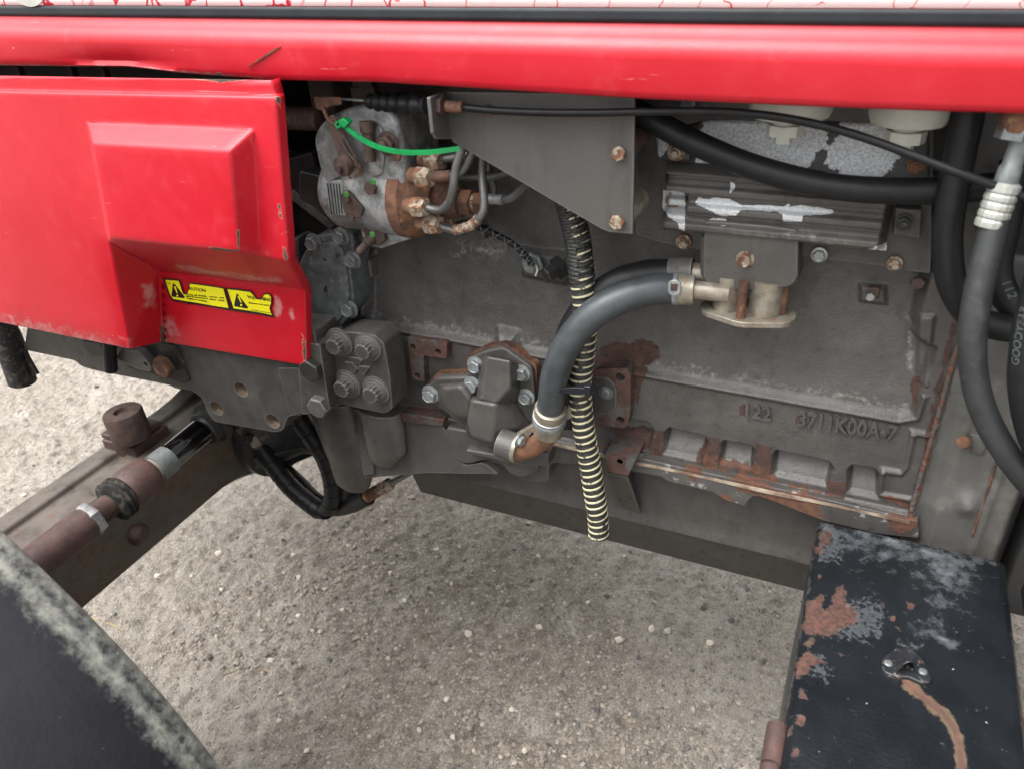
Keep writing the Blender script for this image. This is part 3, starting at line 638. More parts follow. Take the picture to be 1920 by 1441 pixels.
paint(panel, {'chip': [([(296, 612), (303, 606), (310, 625), (316, 642), (300, 640), (302, 625)], 3), ([(258, 648), (268, 650), (264, 657), (256, 655)], 2), (strip([(566, 625), (571, 650), (570, 684)], 5), 3),
      ([(515, 180), (526, 185), (525, 205), (518, 195)], 3), (strip([(395, 464), (420, 468), (447, 470), (446, 430)], 4), 2.5), ([(395, 143), (400, 152), (470, 156), (470, 148)], 3), (strip([(524, 380), (534, 470), (536, 488)], 4), 3),
      (strip([(275, 143), (300, 145), (330, 146), (350, 147)], 4), 3), ([(538, 470), (543, 478), (536, 492), (530, 480)], 2)],
      'wear': [(strip([(-200, 560), (0, 597), (120, 622), (245, 650)], 26), 16), ([(300, 590), (330, 595), (340, 635), (306, 630)], 14), (strip([(330, 499), (380, 507), (440, 517), (530, 527)], 14), 8), ([(262, 530), (290, 528), (292, 580), (270, 580)], 10), ([(512, 553), (528, 555), (532, 592), (516, 596)], 5), ([(541, 580), (550, 572), (555, 600), (546, 602)], 4)]})
# torn warning decals on the lower flat of the panel
DY = PB - .0032
def flat(name, pts, mat, parent, lift=0.0, th=.0004):
    return build(name, *prism_geo([at(x, y, DY - lift) for x, y in pts], (0, th, 0)), mat, parent, smooth=False)
Z = lambda pts: [(300 + x / 6.857, 510 + y / 6.857) for x, y in pts]
dec = flat('caution_decal', Z([(38, 82), (245, 98), (262, 130), (285, 235), (300, 270), (345, 275), (362, 215), (378, 135), (560, 160), (700, 180), (825, 203), (915, 500), (760, 470), (560, 435), (380, 415), (300, 398), (150, 372), (118, 315), (95, 262)]), 'ink', panel)
flat('decal_face', Z([(68, 104), (238, 118), (258, 170), (280, 250), (300, 290), (350, 292), (372, 225), (385, 155), (560, 178), (700, 198), (812, 218), (880, 465), (700, 438), (480, 398), (350, 380), (165, 348), (125, 280)]), 'yellow', dec, .0003)
dec2 = flat('warning_decal', Z([(845, 203), (1000, 218), (1165, 240), (1190, 275), (1235, 335), (1275, 345), (1310, 335), (1320, 300), (1350, 275), (1400, 275), (1440, 330), (1440, 395), (1415, 470), (1440, 540), (1468, 588), (1300, 555), (1100, 525), (930, 500)]), 'ink', panel)
flat('decal_face', Z([(868, 226), (1000, 240), (1160, 262), (1195, 300), (1235, 352), (1285, 360), (1318, 345), (1332, 305), (1355, 292), (1398, 294), (1428, 335), (1428, 395), (1404, 470), (1430, 545), (1440, 555), (1300, 525), (1100, 492), (948, 470)]), 'yellow', dec2, .0003)
def tri(pts, bang, parent):
    flat('warning_triangle', Z(pts), 'ink', parent, .0007); (x0, y0), (x1, y1) = bang
    flat('exclamation_mark', Z([(x0 - 9, y0), (x0 + 16, y0), (x1 + 4, y1 - 32), (x1 - 7, y1 - 32)]), 'yellow', parent, .0010)
    flat('exclamation_mark', Z([(x1 + 14 * math.cos(a / 8 * 6.283), y1 + 14 * math.sin(a / 8 * 6.283)) for a in range(8)]), 'yellow', parent, .0010)
tri([(165, 150), (185, 155), (318, 325), (308, 340), (155, 318), (148, 300)], ((185, 190), (222, 308)), dec)
tri([(985, 280), (995, 285), (1132, 460), (1125, 474), (962, 445), (952, 430)], ((1005, 315), (1043, 428)), dec2)
def text(name, s, o, dx, up, size, Y, mat, parent, extrude=0.0002, w=1.0, bevel=0.0, bold=0.0):
    """lettering laid along a photo direction on the plane Y; o, dx = pixel of baseline start and end direction"""
    cu = bpy.data.curves.new(name, 'FONT'); cu.body = s; cu.extrude = extrude; cu.bevel_depth = bevel; cu.offset = bold; cu.size = 1.0
    tmp = bpy.data.objects.new('tmp', cu); COL.objects.link(tmp); bpy.context.view_layer.update()
    me = bpy.data.meshes.new_from_object(tmp.evaluated_get(bpy.context.evaluated_depsgraph_get())); bpy.data.objects.remove(tmp)
    co = np.empty(len(me.vertices) * 3); me.vertices.foreach_get('co', co); co = co.reshape(-1, 3)
    p0, p1, pu = at(*o, Y), at(*dx, Y), at(*up, Y); ex = (p1 - p0) / max(co[:, 0].max(), 1e-6); ez = (pu - p0) / 0.70
    V = np.array(p0) + co[:, :1] * np.array(ex) + co[:, 1:2] * np.array(ez) + co[:, 2:3] * np.array([0, -1., 0])
    me.vertices.foreach_set('co', V.ravel()); me.update()
    bmx = bmesh.new(); bmx.from_mesh(me); bmesh.ops.recalc_face_normals(bmx, faces=bmx.faces); bmx.to_mesh(me); bmx.free(); me.materials.clear()
    return link(name, me, mat, parent)
def ztext(s, a, b, h, parent):
    (ax, ay), (bx, by) = Z([a]) [0], Z([b])[0]
    text('lettering', s, (ax, ay), (bx, by), Z([(a[0] - h * .22, a[1] - h)])[0], 1, DY - .0008, 'ink', parent)
ztext('AUTION', (372, 232), (588, 262), 42, dec); ztext('Keep all shields,  covers  and', (345, 298), (822, 345), 20, dec)
ztext('guards fastened in  place  while', (335, 318), (830, 382), 20, dec); ztext('engine is running.', (345, 345), (605, 388), 20, dec); ztext('CA', (95, 155), (135, 160), 16, dec)
ztext('WA', (1125, 340), (1225, 362), 44, dec2); ztext('NING', (1300, 366), (1436, 385), 44, dec2); ztext('Beware hot part', (1140, 405), (1408, 440), 20, dec2); ztext('of engine may be hot', (1165, 492), (1425, 535), 12, dec2)

# ================================================================== ENGINE BLOCK (cast side wall with fillets)
ridge = [(-.664, .968), (-.38, .966), (-.30, .964), (.0, .963), (.100, .965)]
recess = [(-.662, .968), (.085, .962), (.101, .970), (.105, 1.06), (.080, 1.075), (.078, 1.60), (-.662, 1.60)]
def rect(x0, y0, x1, y1, Y=-.02): return XZ([(x0, y0), (x1, y0), (x1, y1), (x0, y1)], Y)
pockets = [XZ(p, -.02) for p in (
    [(1150, 792), (1160, 780), (1215, 790), (1228, 806), (1218, 846), (1150, 834)],
    [(1246, 808), (1254, 800), (1322, 815), (1330, 828), (1318, 866), (1240, 850)],
    [(1350, 832), (1358, 823), (1410, 833), (1418, 845), (1412, 880), (1348, 868)],
    [(1448, 850), (1456, 841), (1555, 862), (1566, 878), (1552, 912), (1446, 890)],
    [(1588, 878), (1598, 869), (1640, 876), (1652, 892), (1650, 936), (1586, 922)])]
def block_h(P):
    s = sdf(P, recess); hin = .018 - .036 * (1 - np.exp(-np.maximum(P[:, 1] - .965, 0) / .14)); h = hin + (.022 - hin) * sst(s, -.010, .003)
    h += .005 * np.exp(-((s - .002) / .004) ** 2) * (P[:, 1] < 1.0)                      # bead along the ledge
    for q in pockets:                                                                    # scooped water jacket pockets above the rail
        d = sdf(P, q); zt = max(a[1] for a in q); zb = min(a[1] for a in q)
        h -= .022 * sst(-d, -.001, .007) * (0.25 + 0.75 * sst(P[:, 1], zb - .002, zt - .008))
    h += .010 * sst(.832 - P[:, 1], 0, .006)                                             # pan rail lip
    b = XZ([(983, 470), (1062, 478), (1075, 520), (1060, 530), (985, 515)], 0); h += .010 * sst(-sdf(P, b), -.006, .006)
    b = XZ([(1612, 535), (1660, 540), (1662, 572), (1612, 566)], 0); h += .007 * sst(-sdf(P, b), -.003, .004)
    b = XZ([(945, 612), (975, 618), (985, 650), (945, 645)], 0); h += .014 * sst(-sdf(P, b), -.010, .008)
    b = XZ([(1722, 590), (1752, 590), (1738, 722), (1720, 720)], -.02); h += .005 * sst(-sdf(P, b), -.003, .003)
    for pl, w in (([(1706, 808), (1748, 816)], 9), ([(1712, 812), (1700, 872), (1690, 886), (1652, 880)], 10), ([(1655, 880), (1650, 925), (1710, 935)], 8)):
        h += .0045 * sst(-sdf(P, XZ(strip(pl, w), -.022)), -.003, .003)
    h += .010 * sst(-sdf(P, XZ([(690, 480), (702, 470), (707, 575), (692, 590)], 0)), -.003, .004)
    h += (vnoise(P[:, 0] + 5, P[:, 1] + 5, .05, 11) - .5) * .0012 + (vnoise(P[:, 0] + 5, P[:, 1] + 5, .012, 12) - .5) * .0006
    return h
rustp = [([(1122, 652), (1160, 640), (1180, 648), (1200, 634), (1232, 650), (1238, 672), (1215, 688), (1205, 720), (1192, 728), (1192, 700), (1120, 690)], 9), ([(1318, 818), (1350, 826), (1346, 876), (1310, 866)], 8),
         ([(1418, 832), (1448, 838), (1446, 900), (1410, 886)], 8), ([(1150, 800), (1222, 800), (1232, 850), (1150, 836)], 10), ([(1228, 806), (1246, 806), (1240, 856), (1222, 852)], 6), ([(1552, 900), (1586, 905), (1580, 945), (1552, 935)], 6),
         ([(1712, 706), (1724, 706), (1720, 765), (1709, 760)], 5), (strip([(745, 764), (790, 770), (830, 778)], 8), 5), (strip([(1790, 605), (1750, 770), (1716, 950)], 9), 5), ([(1186, 690), (1210, 690), (1196, 760), (1186, 740)], 5), ([(1090, 640), (1120, 650), (1115, 690), (1095, 680)], 8),
         ([(1386, 762), (1398, 758), (1398, 776), (1388, 776)], 4), ([(1494, 777), (1510, 779), (1506, 796), (1494, 792)], 4)]
orustp = [(strip([(1100, 832), (1230, 860), (1400, 893), (1470, 905), (1560, 930)], 9), 7), (strip([(1655, 928), (1690, 940), (1712, 955)], 10), 6), (strip([(1352, 868), (1420, 880), (1460, 905)], 16), 9), ([(1320, 850), (1345, 855), (1345, 880), (1318, 875)], 6)]
dustp = [(strip([(690, 592), (850, 618), (1020, 645)], 12), 14), (strip([(1200, 678), (1400, 712), (1560, 738), (1700, 760)], 12), 15), ([(860, 450), (960, 450), (960, 490), (860, 480)], 22), ([(1700, 590), (1712, 600), (1712, 700), (1700, 690)], 6)]
block = heightfield('engine_block', -.70, .1215, .824, 1.45, .0014, .0, block_h, 'grey_block', marks={'rust': rustp, 'orust': orustp, 'dust': dustp}, label='grey cast iron engine block side with rust along its lower rail')
box('crankcase', -.70, .121, .0305, .50, .83, 1.44, 'grey_dark', block, bevel=.006)
text('casting_number', '122', (1392, 776), (1446, 786), (1393, 752), 1, -.0222, 'grey_block', block, extrude=.0035, bevel=.0006, bold=.03)
text('casting_number', '3711K00A-7', (1494, 794), (1680, 823), (1497, 768), 1, -.0222, 'grey_block', block, extrude=.0035, bevel=.0006, bold=.03)
# pan gasket and rail, then the sump
gz = .8215
V, F = prism_geo([Vector((x, -.036 + .0015 * math.sin(x * 31), gz)) for x in np.linspace(-.42, .124, 40)] + [Vector((x, .02, gz)) for x in np.linspace(.124, -.42, 3)], (0, 0, .0042))
build('gasket', V, F, 'gasket', block, smooth=False)
railp = [(1130, 842), (1235, 866), (1400, 902), (1560, 938), (1722, 976), (1722, 1010), (1640, 1000), (1540, 975), (1428, 932), (1412, 930), (1395, 948), (1360, 938), (1335, 922), (1250, 902), (1240, 893), (1190, 885), (1130, 870)]
def rail_mat():
    return material('grey rail paint lifting with rust', GREY1, GREY2, 0.5, var=25, bump=0.5, bscale=300, layers=[GREYDUST,
        dict(mask='noise', scale=40, lo=0.58, hi=0.63, c1=(0.36, 0.36, 0.34, 1), rough=0.7, op=0.6), rustL([(at(1440, 935, -.035), .02), (at(1500, 955, -.035), .03), (at(1400, 905, -.035), .02), (at(1300, 880, -.035), .016), (at(1690, 980, -.035), .018), (at(1360, 940, -.035), .012)], c=(ORUST1, RUST1)), GRIME, SPECK])
M['rail'] = rail_mat()
sump = heightfield('sump', -.66, .20, .672, .8185, .003, .012, lambda P: .012 * sst(P[:, 1], .80, .812) + .004 * sst(-(P[:, 1] - .70), 0, .03) + (vnoise(P[:, 0] + 5, P[:, 1] + 5, .06, 15) - .5) * .002, 'grey', back=.05, label='grey oil sump with stepped lower edge')
plate('sump_rail', railp, -.034, .05, 'rail', sump, bevel=.002)
prof = [(.010, .675), (.018, .664), (.024, .657), (.050, .581), (.056, .575), (.38, .575), (.39, .581), (.42, .675)]
xs = np.linspace(-.665, .21, 3); V = [(x, y, z) for x in xs for y, z in prof]; n = len(prof)
F = [[i * n + k, i * n + (k + 1) % n, (i + 1) * n + (k + 1) % n, (i + 1) * n + k] for i in range(2) for k in range(n)] + [list(range(n)), [2 * n + k for k in range(n)][::-1]]
build('sump_pan', V, F, 'grey_worn', sump, bevel=.003)  # darker grey than the sump side, standing in for underside shade
box('sump_body', -.655, .20, .045, .42, .66, .823, 'grey_dark', sump)
# lower castings in front of the sump below the cover: two rounded lobes, a ledge and a web foot
plate('rail_lobe', [(745, 768), (800, 772), (820, 780), (935, 800), (1000, 812), (1060, 838), (1120, 850), (1120, 872), (1030, 868), (1028, 905), (985, 902), (975, 895), (935, 870), (900, 865), (870, 872), (845, 862), (832, 830), (825, 815), (800, 812), (745, 800)], -.030, .05, 'grey', block, rnd=.010, bevel=.004)
plate('rail_lobe', [(832, 800), (905, 812), (940, 830), (1000, 845), (1012, 880), (985, 898), (955, 890), (938, 868), (905, 862), (880, 872), (852, 864), (838, 835)], -.044, .03, 'grey', block, rnd=.012, bevel=.005)
plate('rail_ledge', [(872, 842), (950, 855), (950, 840), (1028, 850), (1028, 874), (985, 874), (875, 850)], -.058, .03, 'grey', block, bevel=.003)
lug = plate('mounting_lug', [(1134, 850), (1192, 862), (1178, 892), (1138, 884)], -.062, .05, 'flange', sump, bevel=.002)
drill(lug, [(at(1163, 863, -.062), (0, -1, 0), 7 * pxs(-.062), .012)]); lathe('lug_collar', [(.0072, 0), (.0072, .002), (.0045, .002), (.0045, .0)], at(1163, 863, -.0618), (0, -1, 0), 'rust_mauve', sump, seg=20)
fv = [at(1138, 885, -.060), at(1178, 893, -.060), at(1203, 965, .005), at(1165, 950, .005), at(1140, 870, .0), at(1180, 880, .0)]
build('web_foot', fv, [[0, 1, 2, 3], [1, 5, 2], [0, 3, 4], [0, 4, 5, 1], [3, 2, 5, 4]], 'grey_worn', sump, bevel=.002)

# ------------------------------------------------ front lower castings below the mount
def taper(name, pts, mat, parent, flat_=1.0, seg=20, ell=0.55):
    """column given as rows (px_left, px_right, py, Y)"""
    rows = [((at(a, y, Y) + at(b, y, Y)) / 2, (at(b, y, Y) - at(a, y, Y)).length / 2) for a, b, y, Y in pts]; V, F = [], []
    for c, r in rows: V += [c + Vector((r * math.cos(2 * math.pi * k / seg), r * ell * math.sin(2 * math.pi * k / seg), 0)) for k in range(seg)]
    for i in range(len(rows) - 1): F += [[i * seg + k, i * seg + (k + 1) % seg, (i + 1) * seg + (k + 1) % seg, (i + 1) * seg + k] for k in range(seg)]
    F += [list(range(seg)), [(len(rows) - 1) * seg + k for k in range(seg)]]
    return build(name, V, F, mat, parent, bevel=.002)
front = plate('timing_case', [(575, 760), (600, 745), (760, 770), (832, 800), (850, 840), (870, 872), (905, 866), (935, 888), (800, 886), (690, 895), (640, 905), (610, 850)], -.040, .30, 'grey', rnd=.006, bevel=.004, label='grey lower timing case casting with rounded columns')
taper('column', [(672, 748, 766, -.05), (680, 755, 790, -.05), (690, 760, 840, -.046), (696, 742, 862, -.044), (705, 738, 870, -.040)], 'grey', front)
taper('column', [(583, 660, 745, -.045), (590, 668, 770, -.045), (620, 690, 860, -.03), (628, 694, 886, -.028), (634, 690, 905, -.024), (645, 684, 914, -.02)], 'grey_worn', front)
plate('case_web', [(655, 766), (690, 770), (700, 890), (680, 893)], -.048, .05, 'grey', front, bevel=.004)
plate('case_step', [(745, 772), (832, 786), (830, 800), (745, 790)], -.046, .03, 'flange', front, bevel=.003)
lathe('drain_boss', [(.030, 0), (.030, .022), (.026, .028), (.012, .030)], at(650, 905, .04) + Vector((0, 0, .004)), (0, 0, -1), 'grey_dark', front)

# ------------------------------------------------ gear housing and round timing cover
plate('gear_housing', [(515, 270), (585, 300), (640, 380), (680, 420), (690, 480), (688, 590), (640, 612), (560, 640), (500, 640), (500, 270)], -.012, .20, 'grey_dark', rnd=.01, bevel=.004, label='dark oily gear housing behind the side panel')
gh = bpy.data.objects['gear_housing']
plate('housing_rib', [(535, 300), (585, 285), (598, 345), (555, 372), (535, 360)], -.040, .03, 'grey_dark', gh, rnd=.008)
plate('housing_rib', [(530, 365), (548, 355), (628, 425), (618, 432)], -.042, .03, 'timing', gh)
plate('housing_rib', [(540, 450), (560, 445), (560, 515), (545, 520)], -.040, .03, 'timing', gh)
cov = plate('timing_cover', [(556, 500), (575, 462), (585, 445), (612, 440), (640, 432), (660, 440), (664, 480), (655, 505), (664, 560), (660, 585), (632, 622), (602, 630), (570, 612), (552, 560)], -.066, .05, 'timing', rnd=.012, bevel=.004, label='round bare metal timing cover beside the red panel')
plate('cover_face', [(574, 505), (585, 470), (612, 452), (640, 462), (648, 500), (655, 560), (640, 600), (612, 615), (580, 600), (566, 555)], -.072, .008, 'timing', cov, rnd=.014, bevel=.003)
for x, y in ((589, 455), (640, 443), (662, 487), (656, 579), (611, 615)): bolt(x, y, -.068, 11, 'steel_grey', 'flange', cov)
ptube('rust_seam', [(668, 490, -.03), (672, 540, -.03), (668, 580, -.03)], 5, 'rust_dark', cov)
box('pad', at(686, 476, 0).x, at(706, 476, 0).x, -.02, .01, at(700, 512, 0).z, at(700, 478, 0).z, 'grey', block, bevel=.004)

# ------------------------------------------------ engine mount block with four star headed bolts
mt = plate('mount_block', [(606, 652), (620, 634), (648, 622), (702, 628), (720, 645), (730, 700), (736, 766), (722, 775), (672, 765), (640, 757), (622, 766), (606, 740), (600, 690)], -.100, .045, 'grey_worn', rnd=.005, bevel=.004, label='grey engine mount block with four star headed bolts')
plate('mount_shelf', [(612, 640), (650, 622), (718, 626), (732, 645), (738, 758), (722, 766), (710, 768), (616, 700)], -.046, .034, 'grey_worn', mt, rnd=.006, bevel=.004)
for x, y in ((637, 641), (691, 650), (652, 719), (706, 730)): bolt(x, y, -.100, 13.2, 'grey_worn', 'star', mt)
L7 = lambda pts: [(580 + x / 7.205, 590 + y / 7.205) for x, y in pts]
for q in ([(525, 565), (660, 590), (715, 620), (675, 680), (600, 672)], [(475, 635), (575, 645), (650, 730), (600, 800)], [(672, 690), (815, 710), (738, 825), (650, 732)]):
    plate('emblem', L7(q), -.103, .005, 'grey_worn', mt, bevel=.0008)

# ------------------------------------------------ front support casting (bolster) with threaded holes
bol = plate('front_support', [(60, 560), (110, 560), (330, 600), (590, 620), (600, 690), (606, 765), (585, 772), (560, 778), (540, 780), (530, 806), (518, 810), (402, 790), (390, 775), (378, 745), (360, 732), (300, 718), (180, 695), (155, 688), (140, 676), (45, 656), (50, 620)], -.124, .09, 'grey_worn', rnd=.006, bevel=.004, label='worn grey front support casting with three threaded holes')
hol = []
for x, y, r in ((452, 730, 11), (406, 765, 10), (511, 789, 11)): hol.append((at(x, y, -.124), (0, -1, 0), r * pxs(-.124, x, y), .035))
drill(bol, hol)
for c, a, r, d in hol:                            # worn thread turns inside each hole
    c = Vector(c); hel = [c + Vector((math.cos(t) * r * .97, .002 + t / 6.283 * .0028, math.sin(t) * r * .97)) for t in np.linspace(0, 6.283 * 8, 130)]
    tube('thread', hel, .0009, 'thread', bol, seg=5, smoothpath=False)
box('support_body', at(590, 700, -.02).x - .75, at(590, 700, -.02).x, -.028, .35, .90, 1.12, 'grey_dark', bol, bevel=.01)
plate('support_web', [(520, 690), (560, 690), (572, 770), (545, 780), (535, 740)], -.1265, .01, 'grey_worn', bol, rnd=.005, bevel=.003)
plate('support_collar', [(556, 640), (600, 646), (606, 690), (618, 764), (604, 772), (566, 777)], -.1285, .06, 'grey_worn', bol, rnd=.006, bevel=.004)
for x, y, r, m in ((588, 690, 18, 'grey_dark'), (602, 758, 17, 'grey')): bolt(x, y, -.1285, r, m, 'hex', bol)
bolt(312, 685, -.1335, 15, 'rust', 'hex', bol, label='rusty hex bolt on a blue grey plate')
plate('bracket', [(285, 640), (330, 650), (355, 712), (345, 718), (240, 690), (235, 640)], -.128, .008, 'grey_dark', bol, bevel=.002)
plate('clip_lug', [(225, 655), (262, 660), (285, 688), (282, 697), (262, 694), (218, 672)], -.142, .016, 'grey_worn', bol, rnd=.006, bevel=.002)
bpy.data.objects['clip_lug'].data.materials[0] = M['grey']
drill(bpy.data.objects['clip_lug'], [(at(273, 683, -.142), (0, -1, 0), 6 * pxs(-.14), .03)])
plate('support_boss', [(150, 640), (190, 645), (196, 668), (172, 672), (160, 655)], -.14, .02, 'grey_dark', bol, rnd=.006)
ptube('pipe_end', [(205, 640, -.15), (206, 668, -.15), (208, 693, -.15)], 8, 'rubber', bol)
tube('drain_hose', [at(-30, 600, -.13), at(5, 620, -.13), at(25, 665, -.13), at(42, 714, -.13)], 15 * pxs(-.13, 20, 660), 'rubber_dirty', label='cut mud caked rubber drain hose')
plate('hose_flap', [(18, 612), (34, 640), (70, 702), (48, 708), (20, 650)], -.125, .006, 'rubber_dirty', bpy.data.objects['drain_hose'], bevel=.001)

# ================================================================== UPPER RIGHT: cooler plate, ribbed cover, outlet housing
cool = plate('cooler_plate', [(1192, 150), (1192, 440), (1236, 455), (1268, 462), (1300, 466), (1316, 472), (1318, 482), (1500, 488), (1506, 480), (1560, 488), (1640, 498), (1700, 508), (1745, 514), (1752, 150)], -.036, .036, 'grey_worn', rnd=.004, bevel=.002, label='dark grey cooler mounting plate behind the ribbed cover')
cx0, cx1 = at(1240, 380, -.06).x, at(1668, 420, -.06).x
cz0, cz1 = at(1450, 458, -.06).z, at(1450, 318, -.06).z
rz = np.linspace(cz0, cz1, 6)
def cover_h(P):
    x, z = P[:, 0], P[:, 1]; t = (z - cz0) / (cz1 - cz0) * 4.0; fr = t - np.floor(t)
    h = .026 + .010 * sst(fr, .50, .58) * (1 - sst(fr, .88, .98))
    h += .0022 * np.exp(-((fr - .30) / .035) ** 2)
    edge = np.minimum.reduce([x - cx0, cx1 - x, z - cz0, cz1 - z]); h *= sst(edge, -.002, .008)
    for q in (XZ([(1240, 354), (1290, 358), (1290, 402), (1240, 398)], -.06), XZ([(1240, 430), (1310, 438), (1310, 480), (1240, 470)], -.06)):
        h -= .019 * sst(-sdf(P, q), -.002, .003) * (edge > 0)
    for xl in (at(1368, 400, -.06).x, at(1470, 400, -.06).x): h -= .0012 * np.exp(-((x - xl) / .0008) ** 2)
    return np.maximum(h, 0) + (vnoise(x + 5, z + 5, .01, 21) - .5) * .0005
L4 = lambda pts: [(1180 + x / 4.803, 180 + y / 4.803) for x, y in pts]
covchips = [(L4([(590, 960), (625, 915), (700, 930), (760, 910), (905, 930), (1000, 985), (1120, 985), (1260, 985), (1380, 1000), (1441, 975), (1441, 1040), (1340, 1040), (1100, 1030), (1000, 1030), (960, 1080), (820, 1080), (740, 1040), (640, 990)]), 3),
            ([(1460, 392), (1500, 385), (1560, 393), (1565, 400), (1540, 405), (1500, 402), (1460, 402)], 3), ([(1466, 400), (1504, 404), (1504, 416), (1468, 416)], 2.5), (L4([(705, 1120), (760, 1095), (870, 1110), (885, 1160), (850, 1180), (760, 1150)]), 3),
            (L4([(910, 770), (950, 790), (955, 830), (905, 880)]), 2.5), (L4([(918, 655), (965, 655), (935, 695)]), 2), (L4([(280, 850), (505, 870), (500, 1220), (450, 1200), (440, 1140), (350, 1090), (300, 1000)]), 3), ([(1628, 468), (1662, 455), (1662, 470)], 3)]
cover = heightfield('cooler_cover', cx0 - .004, cx1 + .004, cz0 - .004, cz1 + .004, .0011, -.038, cover_h, 'grey_block', marks={'chip': covchips, 'dust': [(strip([(1300, 448), (1480, 440), (1600, 455)], 10), 14)]}, label='grey ribbed cooler cover with paint flaked to bare aluminium')
M['flaked'] = material('grey paint flaked to aluminium', (0.03, 0.029, 0.028, 1), (0.045, 0.043, 0.042, 1), 0.5, var=40, bump=0.7, bscale=500,
    layers=[dict(mask='spots', pts=[(at(1400, 268, -.045), .035), (at(1460, 285, -.045), .04), (at(1625, 290, -.045), .034), (at(1660, 245, -.045), .03), (at(1510, 250, -.045), .025), (at(1345, 250, -.045), .02), (at(1235, 265, -.04), .016), (at(1320, 275, -.045), .012), (at(1600, 225, -.045), .02), (at(1325, 300, -.045), .012)], scale=45, amp=0.8, lo=.52, hi=.54, c1=(0.60, 0.62, 0.63, 1), c2=(0.34, 0.35, 0.36, 1), var=420, rough=0.45, metal=0.2, depth=-2)])
hp = [at(1228, 250, -.040), at(1330, 226, -.040), at(1740, 232, -.040), at(1744, 336, -.048), at(1560, 345, -.06), at(1300, 318, -.055), at(1232, 300, -.045)]
build('head_casting', *prism_geo(hp, (0, .05, 0)), 'flaked', cool, bevel=.004)
box('head_casting', at(1200, 200, -.0).x, at(1760, 250, -.0).x, -.03, .3, 1.36, 1.50, 'grey_dark', cool)
plate('cover_pad', L4([(350, 395), (470, 430), (545, 475), (545, 590), (345, 580)]), -.060, .02, 'flaked', cool, bevel=.002)
plate('stud_boss', [(1678, 390), (1728, 394), (1726, 448), (1674, 440)], -.050, .02, 'grey_worn', cool, bevel=.002)
for x, y, Y, r, m, k in ((1268, 286, -.062, 11, 'bolt_rusty', 'stud'), (1264, 377, -.042, 11, 'bolt_rusty', 'stud'), (1282, 454, -.040, 11, 'bolt_rusty', 'flange'), (1536, 478, -.040, 12, 'zinc', 'flange'), (1677, 494, -.040, 12, 'bolt_rusty', 'flange'),
                        (1695, 417, -.052, 12, 'grey_dark', 'stud'), (1718, 311, -.052, 12, 'rust', 'stud'), (1290, 196, -.05, 9, 'steel_grey', 'stud')): bolt(x, y, Y, r, m, k, cool)
bolt(1721, 529, -.022, 14, 'rust_mauve', 'hex', block); bolt(1632, 556, -.012, 9, 'zinc', 'hex', block); plate('tab', [(1628, 540), (1650, 540), (1648, 560), (1632, 556)], -.010, .01, 'rust_mauve', block, bevel=.001)
out = plate('outlet_housing', [(1320, 415), (1370, 418), (1440, 424), (1497, 432), (1496, 520), (1484, 536), (1440, 546), (1370, 544), (1324, 530), (1318, 520)], -.069, .05, 'grey', rnd=.005, bevel=.006, seg=4, label='grey coolant outlet housing with plated stub flange below')
plate('housing_skirt', [(1312, 442), (1380, 440), (1500, 452), (1498, 530), (1480, 542), (1312, 522)], -.060, .04, 'grey_worn', out, rnd=.008, bevel=.003)
bolt(1397, 487, -.069, 13, 'bolt_rusty', 'flange', out)
Zf = at(1400, 582, -.058).z; Zt = at(1400, 538, -.058).z + .012
def vcyl(name, x, w, mat, parent, Yc=-.056, z0=None, z1=None, seg=28):
    c = at(x, 560, Yc); r = w * pxs(Yc, x, 560); return lathe(name, [(r * .98, 0), (r, .002), (r, (z1 or Zt) - (z0 or Zf))], (c.x, c.y, z0 or Zf), (0, 0, 1), mat, parent, seg=seg)
vcyl('stub', 1363, 25, 'yzinc', out); vcyl('stub', 1436, 31, 'yzinc', out)
fc0, fc1 = at(1352, 575, -.056), at(1450, 580, -.056)
pts = []
for (c, r, a0, a1) in ((fc0, .024, 120, 240), (Vector((at(1400, 578, -.056).x, -.056, 0)), .034, 255, 285), (fc1, .026, -60, 60), (Vector((at(1400, 578, -.056).x, -.056, 0)), .034, 75, 105)):
    for a in np.linspace(a0, a1, 7): pts.append(Vector((c.x + r * math.cos(math.radians(a)), -.056 + r * math.sin(math.radians(a)), Zf - .007)))
build('stub_flange', *prism_geo(pts, (0, 0, .007)), 'yzinc', out, bevel=.0012)
vcyl('stud', 1392, 9, 'rust', out, Yc=-.079, z0=Zf - .010, z1=Zt + .004, seg=16); vcyl('stud', 1470, 8, 'rust', out, Yc=-.055, z0=Zf - .002, z1=Zt, seg=16)
ptube('pipe_stub', [(1365, 550, -.066), (1330, 546, -.070), (1290, 543, -.074)], 18, 'yzinc', out, smoothpath=False)

# ------------------------------------------------ coolant hoses
ch = ptube('coolant_hose', [(1262, 542, -.076), (1225, 543, -.084), (1170, 558, -.097), (1112, 590, -.112), (1066, 642, -.118), (1042, 698, -.116), (1035, 740, -.108), (1031, 772, -.100)], 25.5, 'rubber_grey', seg=28, n=10, label='blue grey bent coolant hose with worm clips')
h2 = ptube('coolant_hose', [(1262, 515, -.052), (1210, 517, -.058), (1150, 536, -.066), (1098, 580, -.072), (1068, 632, -.078), (1062, 684, -.078), (1062, 740, -.074), (1064, 790, -.07)], 25, 'rubber', seg=24, n=10, label='black coolant hose running behind the grey one')
def band(parent, a, b, rpx, mat, nm='hose_clamp', w=None):
    pa, pb = at(*a), at(*b); d = (pb - pa).normalized(); r = rpx * pxs(a[2], *a[:2]); L = (pb - pa).length
    return lathe(nm, [(r * .96, 0), (r, .0005), (r, L * .42), (r * 1.015, L * .45), (r * 1.015, L * .62), (r, L * .65), (r, L - .0005), (r * .96, L)], pa, d, mat, parent, seg=32)
